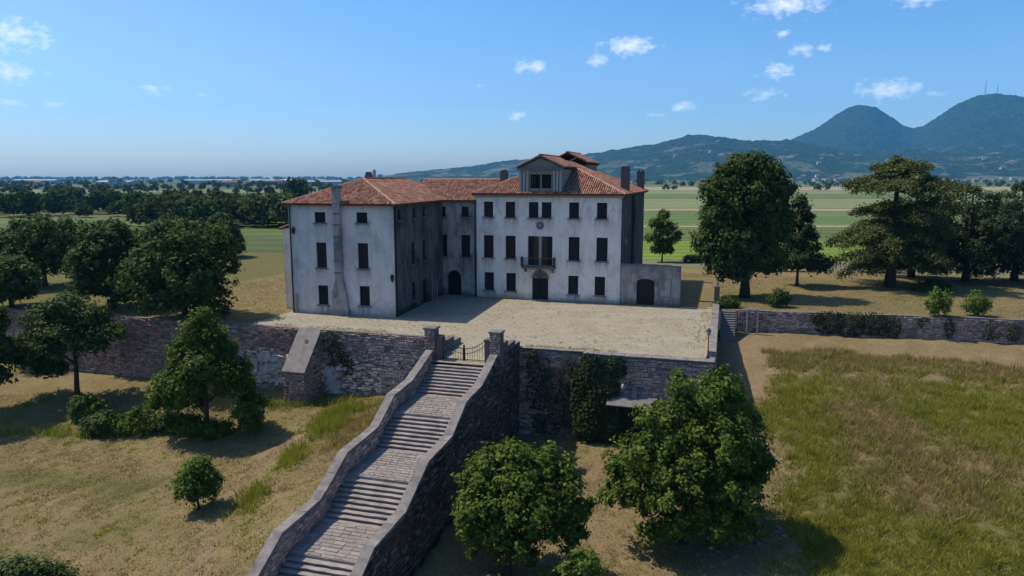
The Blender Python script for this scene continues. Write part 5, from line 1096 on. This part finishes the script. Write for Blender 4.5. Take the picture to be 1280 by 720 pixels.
# far trees: low-detail crowns, shared
def far_crown(seed,n,h,w):
    rs=RS(seed); lob=prof_lobes(rs,h*.3,h*.88,lambda t:w*(.6+.4*math.sin(math.pi*min(1,.2+.7*t)))*(1-.45*max(0,t-.6)),9,.5); return foliage('crown',lob,n,9,w*.16,rs,MT['leaf_far'],w*.24,.4,.35)
def trunk_mesh(h,r_):
    mb=MB(); mb.tube([(0,0,-.3),(.1,0,h*.35),(0,.1,h*.7)],[r_*1.3,r_,r_*.4],6); return mb.mesh('trunk',MT['bark'])
def far_low(seed,h,w):
    rs=RS(seed); lob=prof_lobes(rs,h*.3,h*.88,lambda t:w*(.6+.4*math.sin(math.pi*min(1,.2+.7*t)))*(1-.45*max(0,t-.6)),6,.55); return foliage('crown',lob,26,5,w*.30,rs,MT['leaf_far'],w*.3,.4,.35)
FC=[(far_crown(300+k,70,8,3.6),trunk_mesh(8,.22)) for k in range(5)]
FL=[far_low(320+k,8,3.9) for k in range(5)]
rq=random.Random(12)
# the wood across the fields on the left reads as one mass
Vs=[];Fs=[];off=0
def add_mass(x,y,z,s_,k):
    global off
    me=FC[k][0] if y<420 else FL[k]; n=len(me.vertices); v=np.empty(n*3,np.float32); me.vertices.foreach_get('co',v); v=v.reshape(-1,3); t=rq.uniform(0,6.28); c_,s2=math.cos(t),math.sin(t)
    v=np.stack([(v[:,0]*c_-v[:,1]*s2)*s_,(v[:,0]*s2+v[:,1]*c_)*s_,v[:,2]*s_],1)+np.array([x,y,z]); Vs.append(v); Fs.append(np.arange(n).reshape(-1,4)+off); off+=n
def flush(name,label):
    global Vs,Fs,off
    me=npmesh(name,np.concatenate(Vs),np.concatenate(Fs),MT['leaf_far']); tag(link(name,me),label,'wood',kind='stuff'); Vs=[];Fs=[];off=0
for _ in range(150):
    y=rq.uniform(265,345); x=rq.uniform(-.82,-.36)*y; add_mass(x,y,-.9,rq.uniform(.55,1.0) if rq.random()<.7 else rq.uniform(1.0,1.3),rq.randrange(5))
for _ in range(70):
    y=rq.uniform(205,270); x=rq.uniform(-.52,-.30)*y; add_mass(x,y,-.9,rq.uniform(.8,1.25),rq.randrange(5))
flush('distant_wood','dark belt of woodland across the fields on the left')
for _ in range(800):
    y=620*10**rq.uniform(0,.9); x=rq.uniform(-.85,-.05)*y
    add_mass(x,y,-1.2,rq.uniform(.6,1.1)*(1 if y<1200 else 1.3),rq.randrange(5))
for _ in range(420):
    y=rq.choice((830,1180,1500,1750,2050,2250,2600,2900,3050))*rq.uniform(.96,1.04); x=rq.uniform(.08,.85)*y; add_mass(x,y,-1.2,rq.uniform(.6,1.2),rq.randrange(5))
flush('distant_hedgerow_trees','far trees and hedgerows strewn over the plain')
for _ in range(520):
    y=rq.uniform(4800,7200); x=rq.uniform(-.85,-.12)*y; add_mass(x,y,-3,rq.uniform(2.0,3.6),rq.randrange(5))
flush('horizon_trees','line of distant trees along the left horizon')
# single far trees that can be told apart
def far_tree(name,label,x,y,s_,k,grp=None,sz=1.):
    g=empty(name,(x,y,-.8)); g.scale=(s_,s_,s_*sz); tag(g,label,'tree',grp); link('crown',FC[k][0],g); link('trunk',FC[k][1],g)
for x,y,s_,k,sz,lab in ((-100,330,1.25,0,1.5,'tall pointed tree rising from the wood left of the villa roof, left of two'),(-96,332,1.2,1,1.5,'tall pointed tree rising from the wood left of the villa roof, right of two'),(123,330,.95,2,1,'round lone tree in the green fields behind the conifer'),(131,352,.62,3,1,'small round bush in the fields left of the great cedar'),(44,520,.62,4,1,'first small tree of the row in the fields behind the villa'),(50,522,.6,0,1,'second small tree of the row in the fields behind the villa'),(57,523,.66,1,1,'third small tree of the row in the fields behind the villa'),(64,525,.6,2,1,'fourth small tree of the row in the fields behind the villa'),(71,527,.7,3,1,'fifth small tree of the row in the fields behind the villa'),(78,528,.62,4,1,'sixth small tree of the row in the fields behind the villa')):
    far_tree('distant_tree',lab,x,y,s_,k,sz=sz)
mb=MB()
# buildings on the plain and villages at the foot of the hills
simple('far_wall_pale',(.55,.52,.47),(.70,.67,.62),.05,.9,.1,0); simple('far_wall_cream',(.45,.38,.28),(.55,.47,.36),.05,.9,.1,0); simple('far_roof',(.22,.13,.10),(.30,.19,.15),.05,.9,.1,0); simple('far_shed',(.42,.43,.45),(.62,.63,.65),.05,.7,.2,0)
def house_meshes(w,d,h,rh,mat):
    mb=MB(); mb.box(-w/2,w/2,-d/2,d/2,-1,h); mb.f.pop(1)
    mb.face((-w/2,-d/2,h),(-w/2,d/2,h),(-w/2,0,h+rh)); mb.face((w/2,d/2,h),(w/2,-d/2,h),(w/2,0,h+rh)); a=mb.mesh('wall',MT[mat])
    mb=MB(); o_=.4
    for s_ in (-1,1): mb.prism([(-w/2-o_,s_*(d/2+o_),h-.25),(w/2+o_,s_*(d/2+o_),h-.25),(w/2+o_,0,h+rh),(-w/2-o_,0,h+rh)],(0,0,.25))
    b=mb.mesh('roof',MT['far_roof' if mat!='far_shed' else 'far_shed'])
    mb=MB()
    if mat!='far_shed':
        for x in (-w*.32,0,w*.32):
            for z in (1.2,3.8):
                if z<h-1: mb.box(x-.5,x+.5,-d/2-.03,-d/2+.02,z,z+1.3)
    else: mb.box(-1.8,1.8,-d/2-.05,-d/2+.02,0,h*.6)
    c=mb.mesh('window' if mat!='far_shed' else 'door',MT['shutter_dark']); return a,b,c
HM=[house_meshes(11,9,6,2.2,'far_wall_pale'),house_meshes(14,9,6.5,2.2,'far_wall_cream'),house_meshes(9,8,5.5,2,'far_wall_cream')]; SH=[house_meshes(60,28,8,1.5,'far_shed'),house_meshes(95,30,9,1.5,'far_shed'),house_meshes(40,25,7,1.5,'far_shed')]
def far_house(nm,label,cat,x,y,z,k,ms,grp,sc_=1.,rz=0.):
    g=empty(nm,(x,y,z),rz); g.scale=(sc_,)*3; tag(g,label,cat,grp)
    a,b,c=ms[k]; link('wall',a,g); link('roof',b,g); link(c.name.split('.')[0],c,g)
for _ in range(46):
    azd=rq.choice((rq.uniform(20.5,25.5),rq.uniform(27.5,35.5))); r_=rq.uniform(2350,2650)*HS; ia=int(np.argmin(abs(azs-azd))); ir=int(np.argmin(abs(rsd-r_))); x,y=r_*math.sin(R(azd)),r_*math.cos(R(azd))
    far_house('village_house','tiny pale house in the village at the foot of the hills','house',x,y,max(-.8,float(HH[ir,ia])-1.2 if r_>2960 else -.8),rq.randrange(3),HM,'village houses at the foot of the hills',1.45,rq.uniform(-.5,.5))
for _ in range(16):
    azd=rq.uniform(4,34); r_=rq.uniform(2900,3500)*HS; ia=int(np.argmin(abs(azs-azd))); ir=int(np.argmin(abs(rsd-r_))); x,y=r_*math.sin(R(azd)),r_*math.cos(R(azd))
    far_house('hillside_house','lone pale house on the wooded hillside','house',x,y,float(HH[ir,ia])-1.5,rq.randrange(2),HM,'houses scattered on the hillside',1.5,rq.uniform(-.5,.5))
for k in range(13):
    y=rq.uniform(1000,3300); x=rq.uniform(-.76,-.22)*y
    far_house('warehouse','long pale warehouse roof on the far plain','warehouse',x,y,-.8,rq.choice((0,2,2,1)),SH,'warehouses on the plain',1,rq.uniform(-.25,.25))
for k in range(40):
    y=rq.uniform(900,2600); x=rq.uniform(-.78,-.12)*y
    far_house('plain_house','tiny house among trees on the far plain','house',x,y,-.8,rq.randrange(3),HM,'houses on the plain',1.2,rq.uniform(-.5,.5))
def tower_block(name,label,x,y,w,d,h,mat):
    g=empty(name,(x,y,-.8)); tag(g,label,'tower'); mb=MB(); mb.box(-w/2,w/2,-d/2,d/2,-1,h); mb.build('wall',MT[mat],g); mb=MB(); mb.box(-w/2-.4,w/2+.4,-d/2-.4,d/2+.4,h+.01,h+.8); mb.box(-w*.2,w*.2,-d*.2,d*.2,h+.81,h+3); mb.build('roof',MT['concrete'],g)
    for k in range(int(h/4)):
        for s_ in (-.28,.05): mb=MB(); mb.box(s_*w,s_*w+w*.22,-d/2-.06,-d/2+.02,k*4+1.2,k*4+2.6); mb.build('window',MT['shutter_dark'],g)
r_=1150; tower_block('silo_tower','white block tower standing alone on the left plain',r_*math.sin(R(-28.67)),r_*math.cos(R(-28.67)),11,9,13,'far_wall_pale')
tower_block('silo_tower','narrow white block beside the taller white tower on the plain',r_*math.sin(R(-28.25)),r_*math.cos(R(-28.25)),8,8,9.5,'far_wall_pale')
r_=3200; tower_block('high_rise','distant dark tower on the horizon above the wing roof',r_*math.sin(R(-10.69)),r_*math.cos(R(-10.69)),13,13,46,'far_wall_cream')
tower_block('high_rise','second lower distant tower beside the dark one',r_*math.sin(R(-10.25)),r_*math.cos(R(-10.25)),22,13,26,'far_wall_cream')

# ------------------------------------------------------------------ the air
HAZE=6.6e-5
hb=MB(); hb.box(-9500,9500,-2500,7500,-20,760); hz_o=hb.build('haze',None); hm=bpy.data.materials.new('haze'); hm.use_nodes=True
for n_ in list(hm.node_tree.nodes):
    if n_.type!='OUTPUT_MATERIAL': hm.node_tree.nodes.remove(n_)
pv=hm.node_tree.nodes.new('ShaderNodeVolumePrincipled'); pv.inputs['Density'].default_value=HAZE; pv.inputs['Color'].default_value=(.13,.53,1,1); pv.inputs['Anisotropy'].default_value=.1
hm.node_tree.links.new(pv.outputs[0],[n_ for n_ in hm.node_tree.nodes if n_.type=='OUTPUT_MATERIAL'][0].inputs['Volume']); hz_o.data.materials.append(hm); tag(hz_o,kind='stuff')
